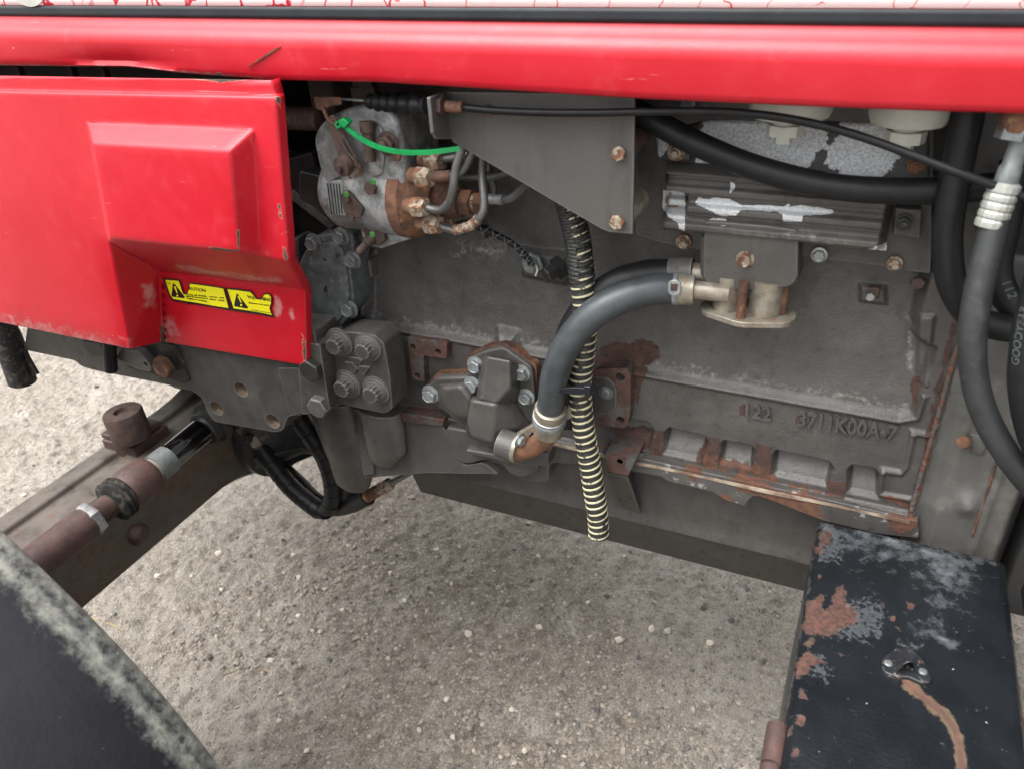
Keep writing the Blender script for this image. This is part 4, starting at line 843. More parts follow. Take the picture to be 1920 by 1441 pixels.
c1 = band(ch, (1250, 542, -.077), (1302, 544, -.073), 27.5, 'yzinc'); band(ch, (1262, 542.5, -.0762), (1272, 542.6, -.0755), 29, 'zinc', 'clamp_band')
plate('clamp_tag', [(1252, 530), (1264, 524), (1276, 530), (1276, 551), (1264, 557), (1252, 551)], -.099, .004, 'zinc', ch, rnd=.004, bevel=.001); plate('clamp_slot', [(1258, 533), (1271, 533), (1269, 546), (1257, 546)], -.0998, .003, 'rust_dark', ch, bevel=.0004)
band(h2, (1255, 512, -.052), (1300, 512, -.05), 29, 'grey_worn'); ptube('hose_pipe', [(1296, 512, -.05), (1330, 515, -.045)], 20, 'yzinc', h2, smoothpath=False)
band(ch, (1033, 763, -.103), (1028, 806, -.090), 27.5, 'yzinc'); band(ch, (1031, 776, -.099), (1030, 788, -.095), 29, 'zinc', 'clamp_band')
plate('clamp_screw', [(1058, 760), (1072, 756), (1073, 784), (1060, 790)], -.09, .02, 'yzinc', ch, bevel=.003)
ptube('elbow_pipe', [(1033, 795, -.094), (1026, 815, -.090), (1004, 834, -.088), (978, 843, -.088), (966, 846, -.088)], 17, 'copper', ch, seg=20)
# faint marks on the hose: fleur prints as short tick shapes
for i in range(7):
    x = 1150 + i * 16; y = 527 - i * 2.2 + (10 if i < 3 else 2) - (4 - i) * 1.5 * (i < 4)
# ------------------------------------------------ black and cream spiral hose
spts = [(1062, 360, -.07), (1072, 405, -.072), (1083, 450, -.075), (1090, 510, -.078), (1098, 590, -.082), (1094, 660, -.086), (1088, 720, -.088), (1093, 790, -.090), (1103, 850, -.092), (1114, 920, -.096), (1121, 970, -.098), (1123, 1002, -.099)]
path = catmull([at(*p) for p in spts], 26); R0 = 19.2 * pxs(-.085, 1095, 720)
rad = [R0 * (1 + .035 * math.sin(i * 2 * math.pi / 5.0)) for i in range(len(path))]
sp = build('spiral_hose', *sweep_geo(path, rad, 20), 'black_tape', angle=60, label='black drain hose with cream spiral ribs')
fr = frames(path); cum = [0.0]
for i in range(1, len(path)): cum.append(cum[-1] + (path[i] - path[i - 1]).length)
PITCH = .0105; turns = cum[-1] / PITCH; s0 = 0.06
def on_path(s):
    k = min(max(np.searchsorted(cum, s) - 1, 0), len(path) - 2); t = (s - cum[k]) / max(cum[k + 1] - cum[k], 1e-9); return path[k].lerp(path[k + 1], t), fr[k]
hv = []
for j in range(int(turns * 22)):
    s = j / 22 * PITCH
    if s > cum[-1]: break
    p, (t, u, v) = on_path(s); a = j / 22 * 2 * math.pi; n = u * math.cos(a) + v * math.sin(a); hv.append((p, n, t))
V, F = [], []                                    # flat cream ribbon lying proud of the hose wall
for p, n, t in hv: V += [p + n * R0 * .97 - t * .0014, p + n * R0 * 1.05 - t * .0011, p + n * R0 * 1.05 + t * .0011, p + n * R0 * .97 + t * .0014]
for i in range(len(hv) - 1): F += [[i * 4 + k, i * 4 + k + 1, (i + 1) * 4 + k + 1, (i + 1) * 4 + k] for k in range(3)]
build('spiral_rib', V, F, 'cream', sp, angle=60)
# sleeve of woven tape over the top third
fk = max(i for i, p in enumerate(path) if p.z > at(1092, 525, -.079).z)
V, F = [], []; seg = 20; kk = 0
for i in range(0, fk + 1):
    t, u, v = fr[i]
    for k in range(seg):
        a = 2 * math.pi * k / seg; n = u * math.cos(a) + v * math.sin(a); openf = (n.x > .25 and n.y < .3); V.append(path[i] + n * R0 * (1.10 + .05 * math.sin(i * 1.9 + k)))
for i in range(fk):
    for k in range(seg):
        n = (V[i * seg + k] - path[i]).normalized()
        if n.x > .30 and n.y < .2 and (i % 5) < 3: continue
        F.append([i * seg + k, i * seg + (k + 1) % seg, (i + 1) * seg + (k + 1) % seg, (i + 1) * seg + k])
build('tape_sleeve', V, F, 'black_tape', sp, smooth=False, fix=False)
# black cable tie round hose and spiral hose: a thing of its own
M['black_nylon'] = material('black nylon', (0.012, 0.013, 0.017, 1), None, 0.35)
bt = bpy.data.objects.new('cable_tie', None); COL.objects.link(bt); bt.location = at(1082, 733, -.12)
bt['label'] = 'black cable tie holding the cream ribbed hose to the bent coolant hose'; bt['category'] = 'cable tie'; bt['group'] = 'cable ties on the engine'
binv = Matrix.Translation(-bt.location)
def tie_part(o): o.parent = bt; o.matrix_parent_inverse = binv; return o
q = plate('strap', [(1046, 728), (1080, 726), (1106, 729), (1106, 738), (1080, 740), (1046, 737)], -.126, .003, 'black_nylon', None, bevel=.0008); tie_part(q)
q = plate('tie_head', [(1094, 724), (1107, 725), (1107, 743), (1095, 743)], -.131, .010, 'black_nylon', None, bevel=.0015); tie_part(q)
ptsb = [at(1046, 733, -.126), at(1040, 733, -.075), at(1085, 735, -.060), at(1110, 735, -.075), at(1106, 734, -.124)]
q = tube('strap', ptsb, .0025, 'black_nylon', None, seg=6); tie_part(q)

# ------------------------------------------------ oil filler / pump cover casting with six plated bolts
oc = plate('pump_cover', [(880, 672), (905, 660), (942, 651), (998, 690), (1004, 760), (1002, 806), (960, 822), (905, 800), (872, 795), (870, 730), (876, 700)], -.046, .03, 'grey', rnd=.008, bevel=.003, label='grey pump cover casting with raised duct and plated bolts')
plate('cover_gasket', [(874, 668), (908, 652), (946, 643), (1006, 686), (1006, 800), (870, 790)], -.038, .016, 'rust', oc, rnd=.006, bevel=.001)
plate('flange_lobe', [(798, 728), (815, 708), (880, 706), (900, 735), (895, 800), (870, 806), (830, 770), (803, 752)], -.050, .03, 'grey', oc, rnd=.010, bevel=.005, seg=3)
plate('lobe_gasket', [(800, 722), (816, 702), (880, 700), (882, 712), (805, 735)], -.040, .016, 'rust', oc, rnd=.004, bevel=.001)
def hull(name, front, back, mat, parent, bevel=.004, seg=3):
    n = len(front); V = [at(*p) for p in front] + [at(*p) for p in back]
    F = [list(range(n)), list(range(2 * n - 1, n - 1, -1))] + [[i, (i + 1) % n, n + (i + 1) % n, n + i] for i in range(n)]
    return build(name, V, F, mat, parent, bevel=bevel, seg=seg)
hull('duct', [(914, 668, -.078), (957, 676, -.078), (958, 726, -.080), (930, 756, -.086), (898, 748, -.086), (902, 740, -.084)], [(905, 664, -.046), (972, 680, -.046), (976, 735, -.046), (962, 770, -.046), (888, 760, -.046), (890, 735, -.046)], 'grey', oc)
hull('duct', [(884, 748, -.088), (930, 757, -.090), (925, 808, -.092), (922, 832, -.092), (880, 818, -.090), (876, 785, -.090)], [(880, 738, -.046), (965, 748, -.046), (1000, 795, -.046), (985, 822, -.046), (930, 845, -.046), (872, 815, -.046)], 'grey', oc, bevel=.006)
hull('lobe_dome', [(828, 726, -.070), (862, 722, -.072), (884, 748, -.074), (884, 780, -.072), (858, 778, -.070), (830, 752, -.066)], [(818, 716, -.050), (880, 712, -.050), (898, 745, -.050), (894, 796, -.050), (856, 792, -.050), (820, 760, -.050)], 'grey', oc, bevel=.008, seg=4)
for x, y, Y in ((892, 684, -.046), (979, 699, -.046), (987, 743, -.046), (886, 721, -.052), (808, 738, -.051)): bolt(x, y, Y, 11.5, 'zinc', 'flange', oc)
lathe('outlet_boss', [(.021, 0), (.021, .024), (.0195, .026)], at(938, 828, -.086), (1, -.05, -.12), 'grey', oc, bevel=.0)
# outlet flange and its bolt
fp = at(968, 836, -.086)
lathe('outlet_flange', [(.023, 0), (.023, .006)], fp, (1, -.05, -.12), 'yzinc', oc); bolt(0, 0, 0, 0, 'zinc', 'flange', oc, axis=(1, -.25, -.1), pos=at(973, 824, -.098), r=.0075)
plate('outlet_link', [(965, 815), (1000, 795), (1010, 798), (982, 830), (976, 852), (968, 850)], -.078, .01, 'yzinc', oc, bevel=.002)
# rusty square pad with holes and a domed plug
pad = plate('blank_pad', [(1096, 692), (1176, 690), (1182, 700), (1182, 762), (1178, 796), (1170, 802), (1100, 792)], -.040, .02, 'flange', block, rnd=.005, bevel=.0015, label='rust eaten square pad behind the ribbed hose')
drill(pad, [(at(1163, 707, -.040), (0, -1, 0), .0062, .014), (at(1163, 787, -.040), (0, -1, 0), .0062, .014), (at(1105, 780, -.04), (0, -1, 0), .0058, .012)])
plate('pad_centre', [(1105, 705), (1140, 708), (1156, 725), (1156, 765), (1140, 778), (1100, 772)], -.0425, .006, 'grey_worn', pad, rnd=.008, bevel=.001); bolt(1136, 736, -.043, 10.5, 'steel_grey', 'dome', pad)
lp = plate('bracket_pad', [(762, 632), (838, 643), (838, 673), (794, 667), (796, 717), (772, 711)], -.036, .016, 'flange', block, rnd=.003, bevel=.0015)
drill(lp, [(at(774, 651, -.036), (0, -1, 0), .0048, .012), (at(821, 660, -.036), (0, -1, 0), .0048, .012), (at(782, 705, -.036), (0, -1, 0), .0048, .012)])
# sender, drain plug and sheathed wire
sr = lathe('oil_sender', [(.016, 0), (.016, .004), (.0135, .005), (.0135, .010), (.009, .011), (.009, .015)], at(1001, 491, -.010), (-.15, -1, -.2), 'zinc', block, seg=6)
tube('terminal', [at(1003, 497, -.026), at(1008, 505, -.032), at(1004, 518, -.036)], .0016, 'white_plastic', sr, seg=8)
lathe('sensor_plug', [(.017, 0), (.017, .006), (.011, .0065), (.011, .024), (.0085, .026)], at(1052, 500, -.010), (-.55, -.8, -.25), 'grey_dark', block, seg=6)
wire = ptube('sheathed_wire', [(868, 418, -.045), (892, 425, -.045), (930, 440, -.042), (965, 460, -.040), (985, 480, -.036), (998, 498, -.032)], 5.5, 'rubber', seg=10, label='sheathed wire leading to the oil sender')
path = catmull([at(*p) for p in [(868, 418, -.045), (892, 425, -.045), (930, 440, -.042), (965, 460, -.040), (985, 480, -.036), (998, 498, -.032)]], 20); fr2 = frames(path); rr = 6.2 * pxs(-.04)
for sgn in (1, -1):
    tube('braid', [p + (u * math.cos(i * .55 * sgn) + v * math.sin(i * .55 * sgn)) * rr for i, (p, (t, u, v)) in enumerate(zip(path, fr2))], .0007, 'steel_grey', wire, seg=5, smoothpath=False)
for x0, y0, x1, y1 in ((873, 428, 906, 452), (824, 425, 860, 445)): plate('boss', [(x0, y0), (x1, y0 + 3), (x1 + 2, y1), (x0 + 2, y1 - 4)], -.012, .02, 'grey', block, bevel=.002)

# ================================================================== BRACKET PLATE, CABLE
bp = plate('bracket_plate', [(838, 172), (1190, 176), (1189, 300), (1186, 440), (1142, 436), (1126, 430), (850, 268), (842, 255)], -.135, .005, 'plate', bevel=.0012, label='grey triangular bracket plate with two rusty bolts')
fx = at(842, 215, -.135).x; zt_, zb_ = at(842, 170, -.135).z, at(845, 262, -.135).z
build('plate_lip', *prism_geo([Vector((fx, -.134, zt_)), Vector((fx, -.172, zt_)), Vector((fx, -.172, zb_ + .016)), Vector((fx, -.166, zb_ + .008)), Vector((fx, -.134, zb_))], (-.0045, 0, 0)), 'plate', bp, bevel=.0012)
for x, y in ((1161, 287), (1158, 416)): bolt(x, y, -.1355, 14, 'bolt_rusty', 'hex', bp)
bolt(915, 207, -.137, 10, 'rust', 'hex', bp)
for x, y in ((1166, 404), (1166, 278)): lathe('spacer', [(.014, 0), (.014, .058)], at(x, y, -.129), (0, 1, 0), 'yzinc' if y > 300 else 'rust_dark', bp, seg=24)
cab = ptube('throttle_cable', [(868, 202, -.150), (920, 207, -.151), (1000, 211, -.151), (1100, 212, -.152), (1200, 210, -.152), (1300, 209, -.150), (1400, 213, -.148), (1500, 227, -.146), (1600, 252, -.146), (1700, 287, -.150), (1780, 318, -.155), (1840, 340, -.155), (1925, 372, -.150), (2000, 405, -.150)], 8.5, 'rubber', seg=14, label='thin black throttle cable with rubber bellows end')
ptube('ferrule', [(838, 199, -.152), (868, 202, -.152)], 10, 'rust', cab, smoothpath=False); bolt(0, 0, 0, 0, 'rust_dark', 'hex', cab, axis=(-1, 0, 0), pos=at(834, 199, -.152), r=.012, name='lock_nut')
bl = catmull([at(690, 190, -.118), at(740, 194, -.124), at(806, 198, -.152)], 22)
build('bellows', *sweep_geo(bl, [(.0092 + .0016 * math.sin(i * .9)) * (0.75 + .25 * min(1, i / 8)) for i in range(len(bl))], 18), 'rubber', cab, angle=60)
ptube('inner_rod', [(638, 186, -.114), (692, 190, -.118)], 2.2, 'zinc', cab, smoothpath=False, seg=8)

# ================================================================== INJECTION PUMP
AX = Vector((1, -.02, 0.0)).normalized()
pc = at(752, 366, -.080); mm = pxs(-.08, 752, 366)
def onax(px):                                     # point on the pump axis whose photo column is px
    lo, hi = -.4, .4
    for _ in range(40):
        m = (lo + hi) / 2; q = project(np.array([list(pc + AX * m)]))[0, 0]
        lo, hi = (m, hi) if q < px else (lo, m)
    return pc + AX * lo
def pcyl(name, xa, xb, prof, mat, parent, seg=36):
    a, b = onax(xa), onax(xb); L = (b - a).length
    return lathe(name, [(r, t * L) for r, t in prof], a, b - a, mat, parent, seg=seg)
R = .0505
pump = pcyl('injection_pump', 632, 772, [(R * .80, 0), (R * .92, .08), (R * .98, .12), (R * .98, .55), (R * 1.02, .6), (R * 1.02, 1)], 'alu', TRACTOR); pump['label'] = 'dirty aluminium injection pump with rusted distributor head'
gov = plate('governor_housing', [(584, 262), (598, 232), (640, 206), (690, 196), (728, 206), (742, 222), (757, 290), (760, 345), (757, 400), (738, 424), (690, 428), (648, 412), (614, 386), (602, 340)], -.120, .09, 'alu', pump, rnd=.012, bevel=.008, seg=3)
plate('governor_rib', [(600, 262), (640, 232), (660, 240), (640, 330), (612, 345)], -.122, .02, 'alu', pump, rnd=.006, bevel=.004)
plate('governor_dish', [(690, 235), (714, 235), (722, 270), (716, 330), (694, 335), (684, 280)], -.124, .02, 'alu', pump, rnd=.010, bevel=.005)
plate('pump_ear', [(560, 320), (600, 330), (612, 372), (600, 395), (560, 375)], -.072, .03, 'grey_dark', pump, rnd=.006, bevel=.003)
hull('pump_foot', [(690, 425, -.105), (740, 415, -.105), (768, 420, -.100), (770, 448, -.100), (745, 456, -.104), (715, 466, -.106), (690, 460, -.108), (678, 440, -.108)], [(680, 395, -.06), (750, 390, -.06), (772, 418, -.06), (772, 448, -.06), (745, 456, -.06), (715, 462, -.06), (690, 455, -.06), (676, 430, -.06)], 'alu', pump, bevel=.004)
drill(bpy.data.objects['pump_foot'], [(at(760, 438, -.101), (0, -1, 0), .005, .03)])
plate('timing_plug', [(680, 432), (694, 422), (716, 432), (722, 452), (710, 462), (688, 458)], -.114, .012, 'rust_dark', pump, bevel=.002)
lathe('bleed_nipple', [(.007, 0), (.007, .012), (.005, .013), (.005, .024), (.003, .028)], at(697, 446, -.114), (-.35, -.8, -.5), 'rust_dark', pump, seg=12)
plate('cover_lever', [(638, 365), (650, 358), (680, 392), (676, 408), (655, 412), (645, 400)], -.136, .006, 'rust_dark', pump, rnd=.003, bevel=.001)
plate('makers_plate', [(611, 342), (640, 338), (648, 405), (626, 402), (615, 386)], -.134, .003, 'zinc', pump, bevel=.0006)
mp_ = bpy.data.objects['makers_plate']
for i in range(5): plate('plate_line', [(613 + i * 5.5, 345), (614.2 + i * 5.5, 345), (622 + i * 5, 402), (620.8 + i * 5, 402)], -.1350, .001, 'ink', mp_, bevel=0)
bolt(697, 352, -.1335, 11, 'rust_dark', 'hex', pump); bolt(652, 372, -.137, 6, 'rust_dark', 'hex', pump); bolt(660, 408, -.137, 6, 'rust_dark', 'hex', pump)
lathe('cap_screw', [(.0095, 0), (.0095, .012), (.008, .013)], at(668, 316, -.128), (-.25, -1, 0), 'bolt_rusty', pump, seg=20)
lathe('stop_screw', [(.009, 0), (.009, .012), (.007, .012), (.007, .045)], at(688, 228, -.131), (0, -.1, -1), 'rust_dark', pump, seg=16)
bolt(728, 270, -.130, 13, 'rust_dark', 'stud', pump); bolt(745, 292, -.128, 9, 'rust', 'hex', pump)
lathe('banjo_stud', [(.017, 0), (.017, .03), (.014, .03), (.014, .055)], at(690, 210, -.085), (0, 0, 1), 'rust_dark', pump, seg=6)
head = pcyl('distributor_head', 762, 826, [(R * .97, 0), (R * 1.03, .04), (R * 1.03, .36), (R * .96, .42), (R * .90, .62), (R * .74, .80), (R * .60, 1.0)], 'rust', pump)
head['label'] = 'rusted steel distributor head'
pcyl('head_core', 820, 868, [(R * .48, 0), (R * .46, .7), (R * .40, 1)], 'rust', pump, 28); pcyl('head_core', 864, 888, [(R * .34, 0), (R * .34, 1)], 'rust', pump, 6); pcyl('head_core', 886, 898, [(R * .24, 0), (R * .24, 1)], 'bolt_rusty', pump, 20); pcyl('pipe_nut', 894, 912, [(R * .28, 0), (R * .28, 1)], 'rust', pump, 6)
NUTS = [((792, 332), (850, 331), -.128), ((783, 388), (830, 396), -.130), ((808, 420), (850, 432), -.118), ((812, 300), (850, 298), -.105), ((830, 412), (850, 414), -.075)]
for (nx_, ny_), (ex, ey), Y in NUTS:
    a = at(nx_ - 20, ny_ - 2, Y + .004); b = at(nx_, ny_, Y); d = (b - a).normalized()
    lathe('delivery_valve', [(.010, 0), (.010, .022)], a, d, 'rust', pump, seg=16); lathe('pipe_nut', [(.0115, 0), (.013, .003), (.013, .016), (.010, .021)], b - d * .006, d, 'bolt_rusty', pump, seg=6)
PIPES = [[(800, 332, -.128), (848, 329, -.128), (868, 318, -.125), (880, 298, -.122), (890, 278, -.118), (905, 250, -.11)], [(795, 389, -.131), (825, 394, -.134), (843, 378, -.136), (850, 350, -.136), (856, 310, -.132), (866, 280, -.126), (872, 255, -.118)],
         [(820, 423, -.118), (855, 432, -.122), (885, 422, -.124), (904, 402, -.124), (908, 380, -.120), (904, 330, -.108), (906, 300, -.10), (905, 270, -.095)], [(908, 372, -.090), (930, 374, -.092), (953, 374, -.096), (972, 362, -.10), (990, 340, -.105)], [(822, 300, -.104), (850, 296, -.104), (875, 290, -.104), (900, 285, -.10)],
         [(838, 412, -.075), (870, 402, -.070), (900, 395, -.065), (925, 360, -.06), (914, 310, -.06), (916, 260, -.06)], [(860, 332, -.07), (900, 333, -.07), (930, 330, -.065), (960, 320, -.06)]]
for p in PIPES: ptube('fuel_pipe', p, 7.3, 'pipe', pump, seg=14, n=8)
M['pipe_flaked'] = M['bolt_rusty']
ptube('pipe_sleeve', [(852, 432, -.1222), (870, 428, -.123), (885, 422, -.124), (897, 410, -.1243)], 8.8, 'bolt_rusty', pump, seg=14); ptube('pipe_sleeve', [(912, 373, -.0904), (930, 374, -.092), (944, 374.5, -.0945)], 8.8, 'zinc', pump, seg=14); ptube('pipe_sleeve', [(804, 331.5, -.128), (826, 331, -.128), (846, 329.5, -.128)], 8.9, 'rust', pump, seg=14)
# throttle lever, clevis, return spring
hull('throttle_lever', [(612, 222, -.141), (625, 214, -.141), (668, 296, -.144), (672, 312, -.144), (655, 322, -.144), (640, 312, -.144)], [(612, 222, -.134), (625, 214, -.134), (668, 296, -.137), (672, 312, -.137), (655, 322, -.137), (640, 312, -.137)], 'rust_dark', pump, bevel=.0012)
lathe('lever_pivot', [(.012, 0), (.012, .010), (.005, .011), (.005, .016)], at(650, 308, -.143), (-.2, -1, -.1), 'rust_dark', pump, seg=16)
hull('lever_clevis', [(588, 182, -.138), (640, 182, -.138), (642, 197, -.138), (618, 200, -.138), (608, 210, -.138), (592, 205, -.138)], [(588, 182, -.122), (640, 182, -.122), (642, 197, -.122), (618, 200, -.122), (608, 210, -.122), (592, 205, -.122)], 'rust', pump, bevel=.002)
ptube('link_rod', [(606, 200, -.140), (614, 222, -.142), (630, 236, -.142)], 3, 'rust', pump, seg=8); ptube('link_rod', [(640, 262, -.146), (652, 286, -.147), (664, 300, -.147)], 2, 'rust_dark', pump, seg=8)
bel = catmull([at(500, 222, -.100), at(560, 222, -.100), at(600, 224, -.100)], 30)
build('rusty_bellows', *sweep_geo(bel, [.0135 + .0012 * math.sin(i * 1.25) for i in range(len(bel))], 20), 'rust_dark', pump, angle=60)
for x, y in ((649, 365), (698, 440), (700, 341)):
    lathe('paint_dab', [(.004, 0), (.0035, .0006)], at(x, y, -.154 if x < 690 and y > 300 else -.147), (0, -1, 0), 'green_paint', pump, seg=8)
box('dark_backdrop', -.80, .15, .12, .14, 1.05, 1.6, 'interior', pump)  # dark sheet added to stop light showing through the engine bay
# green cable tie hooked on the throttle lever: a thing of its own
gt = bpy.data.objects.new('cable_tie', None); COL.objects.link(gt); gt.location = at(640, 231, -.13)
gt['label'] = 'bright green cable tie looped from the throttle lever to the bracket plate'; gt['category'] = 'cable tie'; gt['group'] = 'cable ties on the engine'
ginv = Matrix.Translation(-gt.location)
gp = catmull([at(*p) for p in [(643, 233, -.150), (660, 248, -.154), (685, 265, -.156), (715, 278, -.158), (750, 285, -.158), (800, 286, -.157), (862, 279, -.150)]], 14); V, F = [], []
w = 3.8 * pxs(-.14); th = .0013
for i, p in enumerate(gp):
    t = (gp[min(i + 1, len(gp) - 1)] - gp[max(i - 1, 0)]).normalized(); up = Vector((0, -1, 0)).cross(t).normalized(); n = t.cross(up).normalized()
    k = th * (1 + .25 * (i % 2)); V += [p + up * w + n * k, p - up * w + n * k, p - up * w - n * th, p + up * w - n * th]
for i in range(len(gp) - 1): F += [[i * 4 + k, i * 4 + (k + 1) % 4, (i + 1) * 4 + (k + 1) % 4, (i + 1) * 4 + k] for k in range(4)]
F += [[0, 1, 2, 3], [len(V) - 4, len(V) - 3, len(V) - 2, len(V) - 1]]
for o_ in (build('strap', V, F, 'green', None, angle=50), plate('tie_head', [(634, 226), (643, 222), (654, 232), (646, 241), (636, 236)], -.156, .010, 'green', None, bevel=.0012), ptube('tail', [(640, 236, -.150), (634, 240, -.146), (630, 233, -.142), (636, 228, -.146)], 2.5, 'green', None, seg=8)):
    o_.parent = gt; o_.matrix_parent_inverse = ginv

# ================================================================== FUEL FILTER BOWLS
def bowl(x, yb, w, xn, ynt, ynb, wn, Y=-.085, label=None):
    c = at(x, yb, Y); r = w * pxs(Y, x, yb); zt = 1.47
    o = lathe('filter_bowl', [(r * .93, 0), (r, .006), (r, .05), (r * 1.02, .10), (r * 1.02, .16)], c, (0, 0, 1), 'white_plastic', seg=14, label=label)
    cn = at(xn, ynt, Y); rn = wn * pxs(Y, xn, ynt); hgt = at(xn, ynt, Y).z - at(xn, ynb, Y).z
    lathe('drain_collar', [(rn * .7, 0), (rn * .7, .012)], cn - Vector((0, 0, .004)), (0, 0, 1), 'white_plastic', o, seg=20)
    lathe('drain_cock', [(rn * .5, -.008), (rn * .5, -.002), (rn, 0), (rn, hgt)], cn - Vector((0, 0, hgt)), (0, 0, 1), 'white_plastic', o, seg=8)
    return o
bowl(1480, 216, 80, 1473, 232, 252, 36, label='first white filter bowl, nearer the bracket plate')
bowl(1702, 229, 80, 1700, 244, 266, 40, label='second white filter bowl, beside the upright hose')

# ================================================================== HOSES ON THE RIGHT
ptube('heater_hose', [(1150, 190, -.085), (1215, 222, -.090), (1290, 262, -.094), (1380, 302, -.096), (1470, 331, -.098), (1560, 350, -.098), (1660, 358, -.096), (1770, 358, -.09), (1860, 350, -.08)], 25, 'rubber', seg=24, label='thick black hose crossing the flaked aluminium casting')
ptube('rubber_hose', [(1822, 150, -.095), (1815, 215, -.098), (1798, 300, -.102), (1780, 400, -.108), (1776, 470, -.110), (1788, 540, -.110), (1822, 592, -.105), (1868, 612, -.10), (1930, 618, -.09), (2000, 612, -.06), (2050, 600, -.01)], 30, 'rubber', seg=24, label='black hose dropping behind the hydraulic hose and bending back')
ih = ptube('rubber_hose', [(1905, 300, -.06), (1885, 420, -.070), (1870, 500, -.075), (1885, 555, -.08), (1925, 590, -.08), (1990, 600, -.06), (2060, 590, -.01)], 30, 'rubber', seg=22, label='black hose curling behind the ferrule hose')
text('hose_print', '112', (1876, 528), (1892, 562), (1893, 522), 1, -.106, 'white_mark', ih)
hh = ptube('hydraulic_hose', [(1868, 410, -.150), (1855, 460, -.156), (1836, 540, -.165), (1824, 620, -.172), (1826, 700, -.176), (1846, 775, -.178), (1884, 845, -.178), (1930, 905, -.175), (2000, 975, -.16), (2090, 1000, -.10), (2150, 985, -.01)], 28, 'rubber_dusty', seg=26, n=12, label='dusty hydraulic hose with pale crimped ferrule')
fa, fb = at(1886, 342, -.147), at(1856, 425, -.152); fd = (fb - fa); L = fd.length; r = 33 * pxs(-.15, 1870, 380)
prof = [(r * .80, 0), (r, .05 * L), (r, .2 * L)]
for i in range(4): prof += [(r * .93, (.24 + i * .19) * L), (r * 1.0, (.29 + i * .19) * L), (r * 1.0, (.38 + i * .19) * L)]
M['ferrule'] = material('pale crimped ferrule', (0.36, 0.385, 0.37, 1), (0.42, 0.42, 0.37, 1), 0.35, metal=0.4, var=120, bump=0.4)
lathe('ferrule', prof + [(r * .97, L)], fa, fd, 'ferrule', hh, seg=16, angle=20)
fu = (fa - fb).normalized()
lathe('hose_stem', [(r * .72, 0), (r * .72, .012), (r * .62, .014), (r * .62, .034), (r * .95, .036), (r * .95, .06)], fa, fu, 'steel_grey', hh, seg=18)
lathe('hose_union', [(r * 1.15, 0), (r * 1.15, .016)], at(1900, 262, -.145), fu, 'steel_grey', hh, seg=6); lathe('hose_nut', [(r * 1.0, 0), (r * 1.25, .01), (r * 1.25, .05)], at(1904, 248, -.145), fu, 'rust', hh, seg=20)
gy = ptube('rubber_hose', [(2010, 330, -.12), (1985, 430, -.185), (1950, 540, -.19), (1928, 640, -.195), (1922, 720, -.196), (1935, 800, -.195), (1965, 870, -.19), (2020, 930, -.17), (2110, 950, -.10), (2160, 930, -.01)], 34, 'rubber', seg=26, n=12, label='black hose with printed maker name by the gearbox')
# maker's print following the hose curve
gpth = catmull([at(*p) for p in [(1985, 430, -.185), (1950, 540, -.19), (1928, 640, -.195), (1922, 720, -.196), (1935, 800, -.195), (1965, 870, -.19), (2020, 940, -.185)]], 24); gr = 34 * pxs(-.196, 1922, 720)
cu = bpy.data.curves.new('hose_print', 'FONT'); cu.body = 'GOODYEAR'; tmp = bpy.data.objects.new('tmp', cu); COL.objects.link(tmp); bpy.context.view_layer.update()
me = bpy.data.meshes.new_from_object(tmp.evaluated_get(bpy.context.evaluated_depsgraph_get())); bpy.data.objects.remove(tmp)
co = np.array([v.co[:] for v in me.vertices]); cum = np.concatenate([[0], np.cumsum([(gpth[i + 1] - gpth[i]).length for i in range(len(gpth) - 1)])])
i0 = min(range(len(gpth)), key=lambda i: abs(project(np.array([list(gpth[i])]))[0, 1] - 675)); sc_ = 17 * pxs(-.2, 1900, 620) / .7; Lx = co[:, 0].max() * sc_
for v, c in zip(me.vertices, co):
    s = cum[i0] - c[0] * sc_; k = int(np.clip(np.searchsorted(cum, s) - 1, 0, len(gpth) - 2)); p = gpth[k].lerp(gpth[k + 1], (s - cum[k]) / (cum[k + 1] - cum[k])); t = (gpth[k] - gpth[k + 1]).normalized()
    tocam = (Vector(CAM) - p); tocam = (tocam - t * tocam.dot(t)).normalized(); side = t.cross(tocam).normalized()
    a = math.radians(-34) - (c[1] - .35) * sc_ / gr; v.co = p + (tocam * math.cos(a) + side * math.sin(a)) * gr * 1.03
link('hose_print', me, 'white_mark', gy)

# ================================================================== BELL HOUSING
M['bell'] = material('gearbox paint with rust seams', (0.10, 0.097, 0.089, 1), (0.074, 0.071, 0.065, 1), 0.45, var=14, bump=0.4, bscale=350, layers=[dict(mask='noise', scale=18, lo=0.5, hi=0.75, c1=(0.19, 0.186, 0.17, 1), rough=0.7, op=0.6), STREAK, SPECK])
x0 = .1245
bh = heightfield('bell_housing', x0, .245, .70, 1.16, .003, -.022, lambda P: .010 * sst(P[:, 0], x0 + .012, x0 + .03) * (1 - .3 * sst(P[:, 0], .20, .23)) + .012 * np.exp(-(((P[:, 0] - .178) / .012) ** 2 + ((P[:, 1] - .868) / .014) ** 2)) + .004 * np.exp(-((P[:, 0] - .2) / .004) ** 2) - .05 * sst(P[:, 0], .222, .245) - .06 * sst(P[:, 1], 1.10, 1.16) + (vnoise(P[:, 0] + 5, P[:, 1] + 5, .03, 31) - .5) * .0016, 'bell', back=.5, label='pale grey bell housing with rusty joint')
M['seam'] = material('flaking seam', (0.12, 0.052, 0.030, 1), (0.075, 0.075, 0.072, 1), 0.9, var=60, bump=1.0, bscale=200)
zz = np.linspace(.80, 1.12, 60); V = []
for z in zz: V += [Vector((x0 - .0035 - .001 * random.random(), -.024 - .003 * random.random(), z)), Vector((x0 - .0005, -.028 - .004 * random.random(), z)), Vector((x0 + .002 + .003 * random.random(), -.0245, z))]
